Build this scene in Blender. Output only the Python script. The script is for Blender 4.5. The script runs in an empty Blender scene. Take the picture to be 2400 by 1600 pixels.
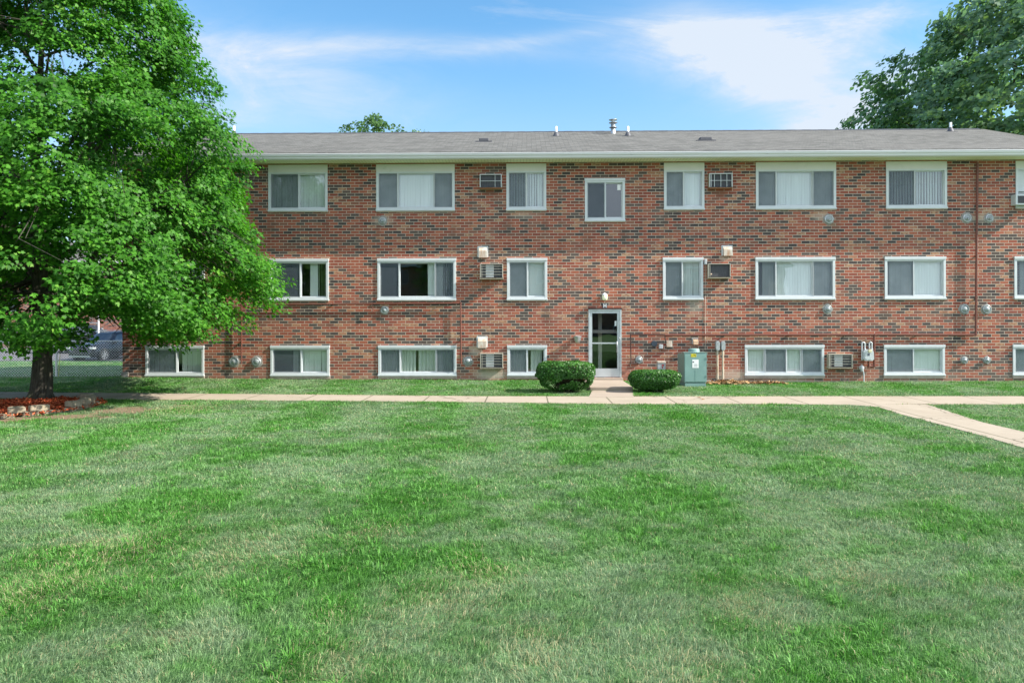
import bpy, bmesh, math, random
import numpy as np
from mathutils import Vector, Matrix, noise as mn
random.seed(7); rng = np.random.default_rng(7)
scene = bpy.context.scene
COL = scene.collection
R = math.radians
# ------------------------------------------------------------------ camera model (source pixels 2400x1600)
F = 1875.0; CX = 1200.0; HY = 740.0; CAMZ = 2.1; YAW = R(1.07); ROLL = 0.002; D = 25.0
_f = Vector((-math.sin(YAW), math.cos(YAW), 0)); _r = Vector((math.cos(YAW), math.sin(YAW), 0)); _u = Vector((0, 0, 1))
_X = (_r - _u * ROLL).normalized(); _Y = (_u + _r * ROLL).normalized()
CAM = Vector((0, 0, CAMZ))
def ray(px, py): return _X * ((px - CX) / F) + _Y * ((HY - py) / F) + _f
def at_y(px, py, Y=D):
    d = ray(px, py); return CAM + d * (Y / d.y)
def at_z(px, py, Z=0.0):
    d = ray(px, py); return CAM + d * ((Z - CAMZ) / d.z)
cam = bpy.data.cameras.new('camera'); co = bpy.data.objects.new('camera', cam); COL.objects.link(co)
m = Matrix.Identity(4)
for i, a in enumerate((_X, _Y, -_f)):
    for j in range(3): m[j][i] = a[j]
m.translation = CAM; co.matrix_world = m
cam.sensor_width = 36; cam.lens = F / 2400 * 36; cam.shift_y = (HY - 800) / 2400; cam.clip_end = 3000; cam.clip_start = 0.1
scene.camera = co

# ------------------------------------------------------------------ object helpers
ORG = {}
def tag(o, label=None, cat=None, group=None, kind=None):
    if label: o['label'] = label
    if cat: o['category'] = cat
    if group: o['group'] = group
    if kind: o['kind'] = kind
    return o
def empty(name, loc, label=None, cat=None, group=None):
    o = bpy.data.objects.new(name, None); COL.objects.link(o); o.empty_display_size = .2
    o.location = loc; ORG[o.name] = Vector(loc); return tag(o, label, cat, group)
def link(name, me, parent=None, org=None):
    """mesh data are in world coordinates; shift to the origin of the parent (or org)"""
    o = bpy.data.objects.new(name, me); COL.objects.link(o)
    O = ORG[parent.name] if parent is not None else Vector(org or (0, 0, 0))
    me.transform(Matrix.Translation(-O))
    if parent is not None: o.parent = parent
    else: o.location = O
    ORG[o.name] = O; return o
class MB:
    def __init__(s): s.v = []; s.f = []; s.mi = []; s.sm = []
    def add(s, vs, fs, mi=0, smooth=False):
        b = len(s.v); s.v += [tuple(p) for p in vs]
        for f in fs: s.f.append(tuple(b + i for i in f)); s.mi.append(mi); s.sm.append(smooth)
        return s
    def box(s, x0, x1, y0, y1, z0, z1, mi=0, bev=0):
        if bev:
            bm = bmesh.new(); bmesh.ops.create_cube(bm, size=1)
            bmesh.ops.scale(bm, vec=(x1 - x0, y1 - y0, z1 - z0), verts=bm.verts)
            bmesh.ops.translate(bm, vec=((x0 + x1) / 2, (y0 + y1) / 2, (z0 + z1) / 2), verts=bm.verts)
            bmesh.ops.bevel(bm, geom=bm.edges[:], offset=bev, segments=2, affect='EDGES', profile=.6)
            return s.bm(bm, mi)
        v = [(x0, y0, z0), (x1, y0, z0), (x1, y1, z0), (x0, y1, z0), (x0, y0, z1), (x1, y0, z1), (x1, y1, z1), (x0, y1, z1)]
        return s.add(v, [(0, 3, 2, 1), (4, 5, 6, 7), (0, 1, 5, 4), (1, 2, 6, 5), (2, 3, 7, 6), (3, 0, 4, 7)], mi)
    def bm(s, bm, mi=0, smooth=False):
        bm.verts.index_update()
        s.add([v.co[:] for v in bm.verts], [[v.index for v in f.verts] for f in bm.faces], mi, smooth); bm.free(); return s
    def tube(s, pts, rad, n=8, mi=0, cap=True):
        pts = [Vector(p) for p in pts]; rs = rad if isinstance(rad, (list, tuple)) else [rad] * len(pts)
        vs = []; pr = None
        for i, p in enumerate(pts):
            t = (pts[min(i + 1, len(pts) - 1)] - pts[max(i - 1, 0)]).normalized()
            a = Vector((0, 0, 1)) if abs(t.z) < .9 else Vector((1, 0, 0))
            if pr is not None: a = pr
            u = (a - t * a.dot(t))
            if u.length < 1e-5: u = t.orthogonal()
            u.normalize(); w = t.cross(u); pr = u
            for k in range(n):
                c = 2 * math.pi * k / n; vs.append(p + (u * math.cos(c) + w * math.sin(c)) * rs[i])
        fs = [(i * n + k, i * n + (k + 1) % n, (i + 1) * n + (k + 1) % n, (i + 1) * n + k) for i in range(len(pts) - 1) for k in range(n)]
        s.add(vs, fs, mi, True)
        if cap:
            b = len(pts) - 1
            s.add([vs[k] for k in range(n)], [tuple(range(n))[::-1]], mi); s.add([vs[b * n + k] for k in range(n)], [tuple(range(n))], mi)
        return s
    def lathe(s, prof, c, axis='z', n=20, mi=0, smooth=True):
        """prof: (radius, height) pairs"""
        vs = []
        for (r, h) in prof:
            for k in range(n):
                a = 2 * math.pi * k / n; x, y = r * math.cos(a), r * math.sin(a)
                vs.append((c[0] + x, c[1] + y, c[2] + h) if axis == 'z' else (c[0] + x, c[1] - h, c[2] + y))
        fs = [(i * n + k, i * n + (k + 1) % n, (i + 1) * n + (k + 1) % n, (i + 1) * n + k) for i in range(len(prof) - 1) for k in range(n)]
        if axis != 'z': fs = [f for f in fs]
        s.add(vs, fs, mi, smooth); b = (len(prof) - 1) * n
        s.add([vs[k] for k in range(n)], [tuple(range(n))[::-1]], mi); s.add([vs[b + k] for k in range(n)], [tuple(range(n))], mi)
        return s
    def prism(s, poly, y0, y1, mi=0, plane='xz'):
        """poly in plane, extruded along the third axis"""
        n = len(poly)
        def P(p, t):
            return (p[0], t, p[1]) if plane == 'xz' else ((t, p[0], p[1]) if plane == 'yz' else (p[0], p[1], t))
        v = [P(p, y0) for p in poly] + [P(p, y1) for p in poly]
        fs = [tuple(range(n)), tuple(range(n, 2 * n))[::-1]] + [(i, i + n, (i + 1) % n + n, (i + 1) % n) for i in range(n)]
        return s.add(v, fs, mi)
    def build(s, name, mats, parent=None, org=None, fix=True):
        me = bpy.data.meshes.new(name); me.from_pydata(s.v, [], s.f)
        for mm in (mats if isinstance(mats, (list, tuple)) else [mats]): me.materials.append(mm)
        me.polygons.foreach_set('material_index', s.mi); me.polygons.foreach_set('use_smooth', s.sm)
        if fix:
            bm = bmesh.new(); bm.from_mesh(me); bmesh.ops.recalc_face_normals(bm, faces=bm.faces[:]); bm.to_mesh(me); bm.free()
        me.update(); return link(name, me, parent, org)
def np_mesh(name, V, faces, mat, attrs=None, parent=None, org=None, smooth=False):
    """V: (N,k,3) copies of a small patch, faces: index tuples of one patch"""
    N, k, _ = V.shape; me = bpy.data.meshes.new(name)
    pat = np.concatenate([np.array(f) for f in faces]); tot = np.array([len(f) for f in faces])
    loops = (pat[None, :] + (np.arange(N) * k)[:, None]).ravel()
    lt = np.tile(tot, N); ls = np.concatenate([[0], np.cumsum(lt)[:-1]])
    me.vertices.add(N * k); me.vertices.foreach_set('co', V.astype(np.float32).ravel())
    me.loops.add(len(loops)); me.loops.foreach_set('vertex_index', loops.astype(np.int32))
    me.polygons.add(len(lt)); me.polygons.foreach_set('loop_start', ls.astype(np.int32)); me.polygons.foreach_set('loop_total', lt.astype(np.int32))
    me.materials.append(mat)
    if smooth: me.polygons.foreach_set('use_smooth', np.ones(len(lt), dtype=bool))
    for an, av in (attrs or {}).items():
        a = me.attributes.new(an, 'FLOAT', 'POINT'); a.data.foreach_set('value', np.repeat(av, k).astype(np.float32) if len(av) == N else av.astype(np.float32))
    me.update(calc_edges=True); return link(name, me, parent, org)
class VN:      # value noise in numpy
    def __init__(s, seed, n=256): s.g = np.random.default_rng(seed).random((n, n)); s.n = n
    def __call__(s, x, y):
        xi = np.floor(x).astype(int); yi = np.floor(y).astype(int); fx = x - xi; fy = y - yi
        fx = fx * fx * (3 - 2 * fx); fy = fy * fy * (3 - 2 * fy); n = s.n
        g = lambda a, b: s.g[a % n, b % n]
        return (g(xi, yi) * (1 - fx) + g(xi + 1, yi) * fx) * (1 - fy) + (g(xi, yi + 1) * (1 - fx) + g(xi + 1, yi + 1) * fx) * fy
    def fbm(s, x, y, o=4):
        t = 0; a = .5; w = 0
        for i in range(o): t = t + a * s(x * 2 ** i + 17 * i, y * 2 ** i + 5 * i); w += a; a *= .55
        return t / w

# ------------------------------------------------------------------ material helpers
class NT:
    def __init__(s, name, world=False):
        if world: s.m = bpy.data.worlds.new(name)
        else: s.m = bpy.data.materials.new(name)
        s.m.use_nodes = True; s.t = s.m.node_tree; s.t.nodes.clear(); s.L = s.t.links
    def n(s, typ, ins=None, **kw):
        nd = s.t.nodes.new(typ)
        for k, v in kw.items(): setattr(nd, k, v)
        for k, v in (ins or {}).items():
            if isinstance(v, bpy.types.NodeSocket): s.L.new(v, nd.inputs[k])
            else: nd.inputs[k].default_value = v
        return nd
    def math(s, op, a, b=0.0, c=None, clamp=False):
        i = {0: a, 1: b}
        if c is not None: i[2] = c
        return s.n('ShaderNodeMath', i, operation=op, use_clamp=clamp).outputs[0]
    def mix(s, f, a, b, mode='MIX'):
        nd = s.n('ShaderNodeMix', None, data_type='RGBA', blend_type=mode)
        for k, v in ((0, f), (6, a), (7, b)):
            if isinstance(v, bpy.types.NodeSocket): s.L.new(v, nd.inputs[k])
            else: nd.inputs[k].default_value = (*v, 1) if isinstance(v, tuple) and len(v) == 3 else v
        return nd.outputs[2]
    def noise(s, vec, scale, detail=4, rough=.55, dist=0):
        return s.n('ShaderNodeTexNoise', {'Vector': vec, 'Scale': scale, 'Detail': detail, 'Roughness': rough, 'Distortion': dist}).outputs['Fac']
    def ramp(s, f, stops, interp='LINEAR'):
        nd = s.n('ShaderNodeValToRGB', {0: f}); cr = nd.color_ramp; cr.interpolation = interp
        while len(cr.elements) < len(stops): cr.elements.new(.5)
        for e, (p, c) in zip(cr.elements, stops):
            e.position = p; e.color = (*c, 1) if len(c) == 3 else c
        return nd.outputs[0]
    def mapr(s, f, a, b, c=0.0, d=1.0, smooth=False):
        nd = s.n('ShaderNodeMapRange', {0: f, 1: a, 2: b, 3: c, 4: d}, clamp=True)
        if smooth: nd.interpolation_type = 'SMOOTHSTEP'
        return nd.outputs[0]
    def pos(s): return s.n('ShaderNodeNewGeometry').outputs['Position']
    def scl(s, vec, sc): return s.n('ShaderNodeVectorMath', {0: vec, 1: sc}, operation='MULTIPLY').outputs[0]
    def bump(s, h, st=.5, dist=.01): return s.n('ShaderNodeBump', {'Strength': st, 'Distance': dist, 'Height': h}).outputs[0]
    def out(s, sh): s.n('ShaderNodeOutputMaterial', {0: sh}); return s.m
    def bsdf(s, col, rough=.6, metal=0.0, spec=.5, normal=None, extra=None):
        i = {'Base Color': (*col, 1) if isinstance(col, tuple) and len(col) == 3 else col, 'Roughness': rough, 'Metallic': metal, 'Specular IOR Level': spec}
        if normal is not None: i['Normal'] = normal
        i.update(extra or {})
        return s.n('ShaderNodeBsdfPrincipled', i).outputs[0]
def simple(name, col, rough=.6, metal=0.0, var=.12, scale=6, bump=0.0, dirt=None, dscale=2.0, spec=.4, stretch=(1, 1, 1)):
    t = NT(name); p = t.scl(t.pos(), stretch); n = t.noise(p, scale, 5)
    c = t.mix(t.mapr(n, .3, .7), tuple(x * (1 - var) for x in col), tuple(min(1, x * (1 + var)) for x in col))
    if dirt:
        d = t.noise(p, dscale, 6, .65); c = t.mix(t.mapr(d, dirt[3] if len(dirt) > 3 else .5, .75), c, tuple(dirt[:3]))
    nb = t.bump(t.noise(p, scale * 6, 3), bump, .01) if bump else None
    r = t.mapr(n, .2, .8, max(0, rough - .08), min(1, rough + .08))
    return t.out(t.bsdf(c, r, metal, spec, nb))

M = {}
# --- brick
def _st(px, py, rx, rz, col, k):
    q = at_y(px, py); return (q.x, q.z, rx, rz, col, k)
PALE, SOOT = (.48, .42, .34), (.10, .07, .055)
STAINS = [_st(1150, 876, .62, .20, PALE, .85), _st(1115, 823, .25, .18, PALE, .6), _st(1720, 880, .7, .25, PALE, .55), _st(1690, 456, .20, .16, (.20, .09, .06), .7), _st(1150, 452, .35, .10, SOOT, .5),
          _st(1232, 505, .55, .12, PALE, .3), _st(897, 517, .42, .17, PALE, .5), _st(1925, 508, .35, .14, PALE, .5), _st(2300, 512, .75, .14, PALE, .5), _st(1630, 715, .35, .30, PALE, .4),
          _st(1130, 665, .3, .2, (.30, .13, .07), .45), _st(1700, 605, .22, .12, PALE, .5), _st(1465, 875, .25, .22, (.42, .16, .11), .7), _st(1838, 893, 1.3, .10, PALE, .5), _st(2150, 893, 1.2, .08, PALE, .45)] + [_st(x_, y_, .12 + .05 * (x_ % 3), .30, SOOT, .38) for x_, y_ in ((632, 530), (765, 535), (885, 545), (1062, 540), (1190, 530), (1278, 528), (1373, 560), (1462, 550), (1560, 520), (1955, 520), (2080, 525), (2215, 520), (890, 740), (1066, 735), (1280, 740), (1556, 735), (1774, 745), (2075, 740), (2214, 735))]
BOFF = (.5, 0.0)
def brick_mat(name, uoff=0.0):
    t = NT(name); sp = t.n('ShaderNodeSeparateXYZ', {0: t.pos()}).outputs
    u = t.math('ADD', sp[0], sp[1])
    vec = t.n('ShaderNodeCombineXYZ', {0: u, 1: t.math('ADD', sp[2], .035), 2: 0.0}).outputs[0]
    b = t.n('ShaderNodeTexBrick', {'Vector': vec, 'Color1': (0, 0, 0, 1), 'Color2': (1, 1, 1, 1), 'Mortar': (0, 0, 0, 1), 'Scale': 1.0, 'Mortar Size': .0068,
            'Mortar Smooth': .15, 'Bias': 0.0, 'Brick Width': .265, 'Row Height': .0907}); b.offset = .5; b.squash = 1
    row = t.math('FLOOR', t.math('DIVIDE', t.math('ADD', sp[2], .035), .0907)); odd = t.math('MODULO', t.math('ABSOLUTE', row), 2.0)
    def cell(off):      # one random colour per brick
        colu = t.math('FLOOR', t.math('ADD', t.math('DIVIDE', u, .265), off))
        return t.n('ShaderNodeTexWhiteNoise', {'Vector': t.n('ShaderNodeCombineXYZ', {0: colu, 1: row, 2: 3.0}).outputs[0]}, noise_dimensions='3D').outputs['Color']
    wn = t.mix(odd, cell(BOFF[0]), cell(BOFF[1])); sc = t.n('ShaderNodeSeparateColor', {0: wn}).outputs; rnd, r2 = sc[0], sc[1]
    p = t.pos(); fine = t.noise(t.scl(p, (1, 1, 2.5)), 38, 4, .65); med = t.noise(p, 9, 3)
    red = t.mix(r2, (.235, .066, .048), (.370, .122, .074)); red = t.mix(t.math('MULTIPLY', t.math('LESS_THAN', sc[2], .24), .8), red, t.mix(r2, (.17, .085, .065), (.24, .115, .08)))
    dark = t.mix(r2, (.060, .050, .050), (.125, .092, .080))
    tan = t.mix(r2, (.42, .27, .17), (.40, .19, .11))
    c = t.mix(t.math('GREATER_THAN', rnd, .645), red, dark)
    istan = t.math('GREATER_THAN', rnd, .915)
    smear = t.math('MULTIPLY', istan, t.mapr(t.noise(t.scl(p, (1, 1, 2)), 11, 3), .34, .56))
    c = t.mix(t.math('MULTIPLY', istan, .75), c, red)
    c = t.mix(smear, c, tan)
    c = t.mix(1.0, c, t.ramp(fine, [(.25, (.72, .72, .72)), (.75, (1.22, 1.2, 1.18))]), 'MULTIPLY')
    c = t.mix(t.mapr(med, .62, .78, 0, .22), c, (.45, .36, .30))
    mort = t.mix(fine, (.42, .36, .29), (.60, .53, .45))
    c = t.mix(b.outputs['Fac'], c, mort)
    # broad weathering: pale bloom low on the wall and vertical washes
    big = t.noise(t.scl(p, (.5, .5, .9)), 1.0, 5, .6)
    c = t.mix(t.mapr(big, .58, .82, 0, .22), c, (.42, .30, .23))
    low = t.math('MULTIPLY', t.mapr(sp[2], .85, .0, 0, 1), t.mapr(t.noise(t.scl(p, (1, 1, .7)), 1.7, 5), .4, .7))
    c = t.mix(t.math('MULTIPLY', low, .55), c, (.30, .23, .18))
    wash = t.noise(t.scl(p, (1, 1, .12)), 2.6, 5, .65)          # rain-washed dirt running down the wall
    c = t.mix(t.mapr(wash, .52, .74, 0, .42), c, t.mix(1.0, c, (.60, .58, .58), 'MULTIPLY'))
    n5 = t.math('MULTIPLY', t.noise(t.scl(p, (1.6, 1, .8)), 5, 5, .7), .9)
    for (sx_, sz_, rx_, rz_, col_, k_) in STAINS:
        dx = t.math('DIVIDE', t.math('SUBTRACT', sp[0], sx_), rx_); dz = t.math('DIVIDE', t.math('SUBTRACT', sp[2], sz_), rz_)
        e = t.math('ADD', t.math('ADD', t.math('MULTIPLY', dx, dx), t.math('MULTIPLY', dz, dz)), n5)
        c = t.mix(t.mapr(e, 1.5, .55, 0, k_), c, col_)
    h = t.math('SUBTRACT', t.math('MULTIPLY', fine, .25), t.math('MULTIPLY', b.outputs['Fac'], 1.0))
    h = t.math('ADD', h, t.math('MULTIPLY', rnd, .35))
    return t.out(t.bsdf(c, .88, 0, .25, t.bump(h, .55, .012)))
M['brick'] = brick_mat('brick')
M['white'] = simple('white_vinyl', (.56, .59, .61), .42, var=.04, dirt=(.55, .56, .53, .62), dscale=5)
M['cream'] = simple('cream_panel', (.62, .60, .56), .55, var=.05, scale=1.5, dirt=(.45, .47, .40, .6))
M['gutter'] = simple('gutter_white', (.66, .65, .69), .38, var=.04, scale=2, dirt=(.52, .52, .48, .68), dscale=3, stretch=(.4, 1, 1))
M['sill'] = simple('sill_stone', (.42, .36, .29), .85, var=.12, bump=.3, dirt=(.25, .2, .16))
M['conc_sill'] = simple('concrete_sill', (.36, .30, .26), .9, var=.15, bump=.3)
M['dark'] = simple('dark_interior', (.05, .05, .055), .8, var=.1)
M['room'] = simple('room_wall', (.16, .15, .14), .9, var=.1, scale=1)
M['alu'] = simple('aluminium', (.56, .60, .63), .38, .55, var=.05, scale=4)
M['steel'] = simple('galvanized_steel', (.48, .50, .52), .42, .7, var=.15, scale=14)
M['flash'] = simple('lead_flashing', (.10, .10, .115), .6, .2, var=.2)
M['pvc'] = simple('white_pipe', (.74, .76, .78), .45, var=.05)
M['blackp'] = simple('black_plastic', (.03, .03, .035), .45)
M['coil'] = simple('condenser_coil', (.06, .062, .07), .6, .3, var=.3, scale=30, stretch=(1, 1, .2))
M['sleeve'] = simple('painted_sleeve', (.42, .38, .30), .6, var=.08, dirt=(.30, .16, .08, .56), dscale=9)
M['rust'] = simple('rusty_metal', (.32, .15, .08), .85, var=.3, scale=20, bump=.3)
M['grille'] = simple('grille_metal', (.40, .38, .33), .5, .2, var=.12, scale=20, dirt=(.3, .2, .13, .6), dscale=15)
M['hoodw'] = simple('white_hood', (.62, .60, .54), .5, var=.08, dirt=(.36, .16, .07, .36), dscale=7, stretch=(1, 1, .35))
M['redpipe'] = simple('red_painted_pipe', (.15, .052, .036), .55, var=.12, scale=9)
M['darkpipe'] = simple('dark_painted_pipe', (.06, .03, .027), .55, var=.15, scale=9)
M['caulk'] = simple('grey_caulk', (.30, .29, .27), .85, var=.2, scale=22, bump=.4, dirt=(.25, .2, .17))
M['capglass'] = simple('pale_cap', (.30, .33, .34), .35, .2, var=.12, scale=18)
M['green'] = simple('transformer_green', (.19, .31, .29), .42, var=.08, scale=3, dirt=(.24, .35, .33, .58), dscale=4)
M['yellow'] = simple('yellow_label', (.80, .68, .04), .5)
M['label'] = simple('white_label', (.80, .80, .80), .5, var=.03)
M['black'] = simple('black_paint', (.02, .02, .02), .5)
M['greym'] = simple('grey_enclosure', (.42, .44, .46), .45, .1, var=.08)
M['meter'] = simple('meter_casting', (.55, .58, .60), .45, .3, var=.12, scale=18)
M['brass'] = simple('yellowed_dial', (.62, .58, .38), .4)
M['conduit'] = simple('rusty_conduit', (.52, .46, .37), .6, .1, var=.1, scale=8, dirt=(.38, .17, .06, .45), dscale=6, stretch=(1, 1, .5))
M['lampglass'] = simple('lamp_glass', (.80, .82, .62), .12, var=.1, scale=20)
M['tyre'] = simple('tyre_rubber', (.025, .025, .025), .8)
M['rim'] = simple('alloy_rim', (.6, .6, .62), .3, .8)
M['paint'] = simple('dark_car_paint', (.03, .034, .045), .18, .4, var=.03, spec=.6)
M['paint2'] = simple('black_car_paint', (.012, .012, .014), .2, .2, var=.03, spec=.5)
M['autoglass'] = simple('car_glass', (.03, .04, .055), .05, 0, spec=.9)
M['headl'] = simple('headlight', (.8, .8, .8), .1)
M['tail'] = simple('red_lens', (.4, .02, .02), .2)
def glass_mat():
    t = NT('window_glass'); lw = t.math('ADD', .115, t.math('MULTIPLY', t.math('POWER', t.n('ShaderNodeLayerWeight', {'Blend': .5}).outputs['Facing'], 5.0), .85))
    wav = t.bump(t.noise(t.pos(), 1.4, 1), .04, .05)
    g = t.n('ShaderNodeBsdfGlossy', {'Color': (.92, .96, 1, 1), 'Roughness': .004, 'Normal': wav}).outputs[0]
    tr = t.n('ShaderNodeBsdfTransparent', {'Color': (.93, .97, .96, 1)}).outputs[0]
    return t.out(t.n('ShaderNodeMixShader', {0: t.math('MULTIPLY', lw, 1.0, clamp=True), 1: tr, 2: g}).outputs[0])
M['glass'] = glass_mat()
def screen_mat():
    t = NT('insect_screen'); d = t.n('ShaderNodeBsdfDiffuse', {'Color': (.105, .13, .16, 1)}).outputs[0]
    tr = t.n('ShaderNodeBsdfTransparent', {'Color': (1, 1, 1, 1)}).outputs[0]
    return t.out(t.n('ShaderNodeMixShader', {0: t.mapr(t.noise(t.pos(), 2, 3), .3, .7, .44, .56), 1: tr, 2: d}).outputs[0])
M['screen'] = screen_mat()
def blind_mat(name, col, tl=.3):
    t = NT(name); n = t.noise(t.scl(t.pos(), (3, 3, .3)), 2.5, 3)
    c = t.mix(n, tuple(x * .9 for x in col), col)
    d = t.n('ShaderNodeBsdfDiffuse', {'Color': c}).outputs[0]; tr = t.n('ShaderNodeBsdfTranslucent', {'Color': c}).outputs[0]
    return t.out(t.n('ShaderNodeMixShader', {0: tl, 1: d, 2: tr}).outputs[0])
M['blind'] = blind_mat('vinyl_blind', (.86, .91, .91))
M['curtain'] = blind_mat('curtain_cloth', (.66, .72, .66))
def soffit_mat():
    t = NT('vinyl_soffit'); p = t.pos(); sx = t.n('ShaderNodeSeparateXYZ', {0: p}).outputs[0]
    g = t.math('LESS_THAN', t.math('FRACT', t.math('MULTIPLY', sx, 1 / .10)), .08)
    c = t.mix(g, (.78, .78, .60), (.40, .40, .28)); c = t.mix(t.mapr(t.noise(p, 1.2, 4), .5, .8, 0, .4), c, (.45, .44, .33))
    return t.out(t.bsdf(c, .6, 0, .3, t.bump(g, -.4, .01)))
M['soffit'] = soffit_mat()
def shingle_mat():
    t = NT('asphalt_shingles'); sp = t.n('ShaderNodeSeparateXYZ', {0: t.pos()}).outputs; p = t.pos()
    wob = t.math('MULTIPLY', t.noise(t.scl(p, (.9, .3, .3)), 1, 3), .22)
    vec = t.n('ShaderNodeCombineXYZ', {0: sp[0], 1: t.math('ADD', sp[1], wob), 2: 0.0}).outputs[0]
    b = t.n('ShaderNodeTexBrick', {'Vector': vec, 'Color1': (0, 0, 0, 1), 'Color2': (1, 1, 1, 1), 'Mortar': (0, 0, 0, 1), 'Scale': 1.0, 'Mortar Size': .009,
            'Mortar Smooth': .6, 'Bias': 0.0, 'Brick Width': .31, 'Row Height': .137})
    r = t.n('ShaderNodeSeparateColor', {0: b.outputs['Color']}).outputs[0]
    c = t.mix(r, (.066, .065, .061), (.180, .176, .166))
    c = t.mix(t.mapr(t.noise(p, 60, 3, .8), .3, .7), t.mix(.5, c, (.045, .045, .042)), t.mix(.35, c, (.30, .29, .27)))
    c = t.mix(t.math('MULTIPLY', b.outputs['Fac'], .75), c, (.05, .05, .05))
    c = t.mix(t.mapr(t.noise(t.scl(p, (.25, 1, 1)), .9, 5), .45, .75, 0, .35), c, (.18, .17, .16))
    return t.out(t.bsdf(c, .95, 0, .2, t.bump(t.math('SUBTRACT', r, t.math('MULTIPLY', b.outputs['Fac'], 2)), .6, .01)))
M['shingle'] = shingle_mat()
def conc_mat(name, a, b, joint=True):
    t = NT(name); p = t.pos(); sp = t.n('ShaderNodeSeparateXYZ', {0: p}).outputs
    c = t.mix(t.mapr(t.noise(p, 1.1, 6, .65), .3, .7), a, b)
    c = t.mix(t.mapr(t.noise(p, 45, 3, .8), .35, .7), t.mix(.35, c, (.22, .18, .14)), c)
    c = t.mix(t.mapr(t.noise(p, 4.5, 6, .75), .60, .72, 0, .5), c, (.30, .24, .18))
    if joint:
        j = t.math('LESS_THAN', t.math('FRACT', t.math('MULTIPLY', t.math('ADD', t.math('ADD', sp[0], 60.3), t.math('MULTIPLY', t.noise(p, 6, 3), .03)), 1 / 1.52)), .022)
        c = t.mix(t.math('MULTIPLY', j, .85), c, (.09, .085, .05))
        cr = t.n('ShaderNodeTexVoronoi', {'Vector': t.n('ShaderNodeVectorMath', {0: p, 1: t.scl(t.n('ShaderNodeTexNoise', {'Vector': p, 'Scale': 3.0, 'Detail': 4}).outputs['Color'], (.5, .5, .5))}, operation='ADD').outputs[0], 'Scale': .22}, feature='DISTANCE_TO_EDGE').outputs[0]
        c = t.mix(t.math('MULTIPLY', t.math('LESS_THAN', cr, .0035), .6), c, (.12, .10, .07))
    return t.out(t.bsdf(c, .92, 0, .2, t.bump(t.noise(p, 60, 3), .25, .01)))
M['walk'] = conc_mat('sidewalk_concrete', (.345, .29, .225), (.44, .375, .30))
M['step'] = conc_mat('step_concrete', (.33, .27, .22), (.43, .355, .29), False)
def ground_mat():
    t = NT('lawn_ground'); p = t.pos()
    n = t.noise(p, .7, 6, .6); n2 = t.noise(p, 30, 4, .8)
    g = t.mix(n2, (.075, .15, .05), (.15, .27, .105)); s = t.mix(n2, (.13, .10, .055), (.27, .20, .12))
    c = t.mix(t.mapr(n, .58, .72), g, s)
    # bare earth where the turf is worn through beside the tree ring
    sp = t.n('ShaderNodeSeparateXYZ', {0: p}).outputs; m = None
    for (cx, cy, rx, ry) in BARE:
        dx = t.math('DIVIDE', t.math('SUBTRACT', sp[0], cx), rx); dy = t.math('DIVIDE', t.math('SUBTRACT', sp[1], cy), ry)
        e = t.math('ADD', t.math('MULTIPLY', dx, dx), t.math('MULTIPLY', dy, dy)); e = t.math('ADD', e, t.math('MULTIPLY', t.noise(p, 3, 4), 1.0))
        e = t.mapr(e, 1.7, 1.0); m = e if m is None else t.math('MAXIMUM', m, e)
    c = t.mix(m, c, t.mix(n2, (.15, .105, .07), (.27, .20, .135)))
    return t.out(t.bsdf(c, .95, 0, .15, t.bump(n2, .6, .03)))
def asphalt_mat():
    t = NT('asphalt'); p = t.pos(); c = t.mix(t.noise(p, 2, 6, .7), (.10, .095, .10), (.17, .16, .165))
    return t.out(t.bsdf(c, .9, 0, .3))
M['asphalt'] = asphalt_mat()
def leaf_mat(name, stops, tl=.35, rough=.42, patch=.5, spec=.35):
    t = NT(name); r = t.n('ShaderNodeAttribute', attribute_name='rnd', attribute_type='GEOMETRY').outputs['Fac']
    c = t.ramp(r, stops)
    n = t.noise(t.pos(), patch, 3); c = t.mix(1.0, c, t.ramp(n, [(.3, (.8, .85, .8)), (.7, (1.15, 1.12, 1.0))]), 'MULTIPLY')
    b = t.bsdf(c, rough, 0, spec); tr = t.n('ShaderNodeBsdfTranslucent', {'Color': t.mix(1.0, c, (1.3, 1.5, .7), 'MULTIPLY')}).outputs[0]
    return t.out(t.n('ShaderNodeMixShader', {0: tl, 1: b, 2: tr}).outputs[0])
M['maple'] = leaf_mat('maple_leaves', [(0, (.020, .080, .010)), (.5, (.050, .180, .015)), (.88, (.095, .27, .032)), (1, (.17, .34, .05))], .42, .5, .5, .22)
M['farleaf'] = leaf_mat('far_leaves', [(0, (.095, .17, .13)), (.6, (.145, .25, .165)), (1, (.30, .43, .16))], .45, .5)  # paler, bluish greens put distance haze into the leaf colour
M['smallleaf'] = leaf_mat('small_tree_leaves', [(0, (.04, .10, .03)), (1, (.10, .19, .05))], .35)
M['hedge'] = leaf_mat('shrub_leaves', [(0, (.022, .080, .014)), (.6, (.045, .145, .025)), (1, (.10, .25, .045))], .22, .4, 3)
def grass_mat():
    t = NT('grass_blades'); at = lambda n: t.n('ShaderNodeAttribute', attribute_name=n, attribute_type='GEOMETRY').outputs['Fac']
    r, pt, st = at('rnd'), at('patch'), at('straw')
    c = t.ramp(pt, [(0, (.21, .315, .165)), (.3, (.168, .31, .115)), (.6, (.130, .295, .075)), (1, (.085, .26, .035))])
    c = t.mix(1.0, c, t.ramp(r, [(0, (.45, .5, .45)), (.55, (1, 1, 1)), (1, (1.55, 1.45, 1.5))]), 'MULTIPLY')
    c = t.mix(st, c, t.mix(r, (.36, .33, .17), (.56, .52, .30)))
    b = t.bsdf(c, .5, 0, .3); tr = t.n('ShaderNodeBsdfTranslucent', {'Color': c}).outputs[0]
    return t.out(t.n('ShaderNodeMixShader', {0: .4, 1: b, 2: tr}).outputs[0])
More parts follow.
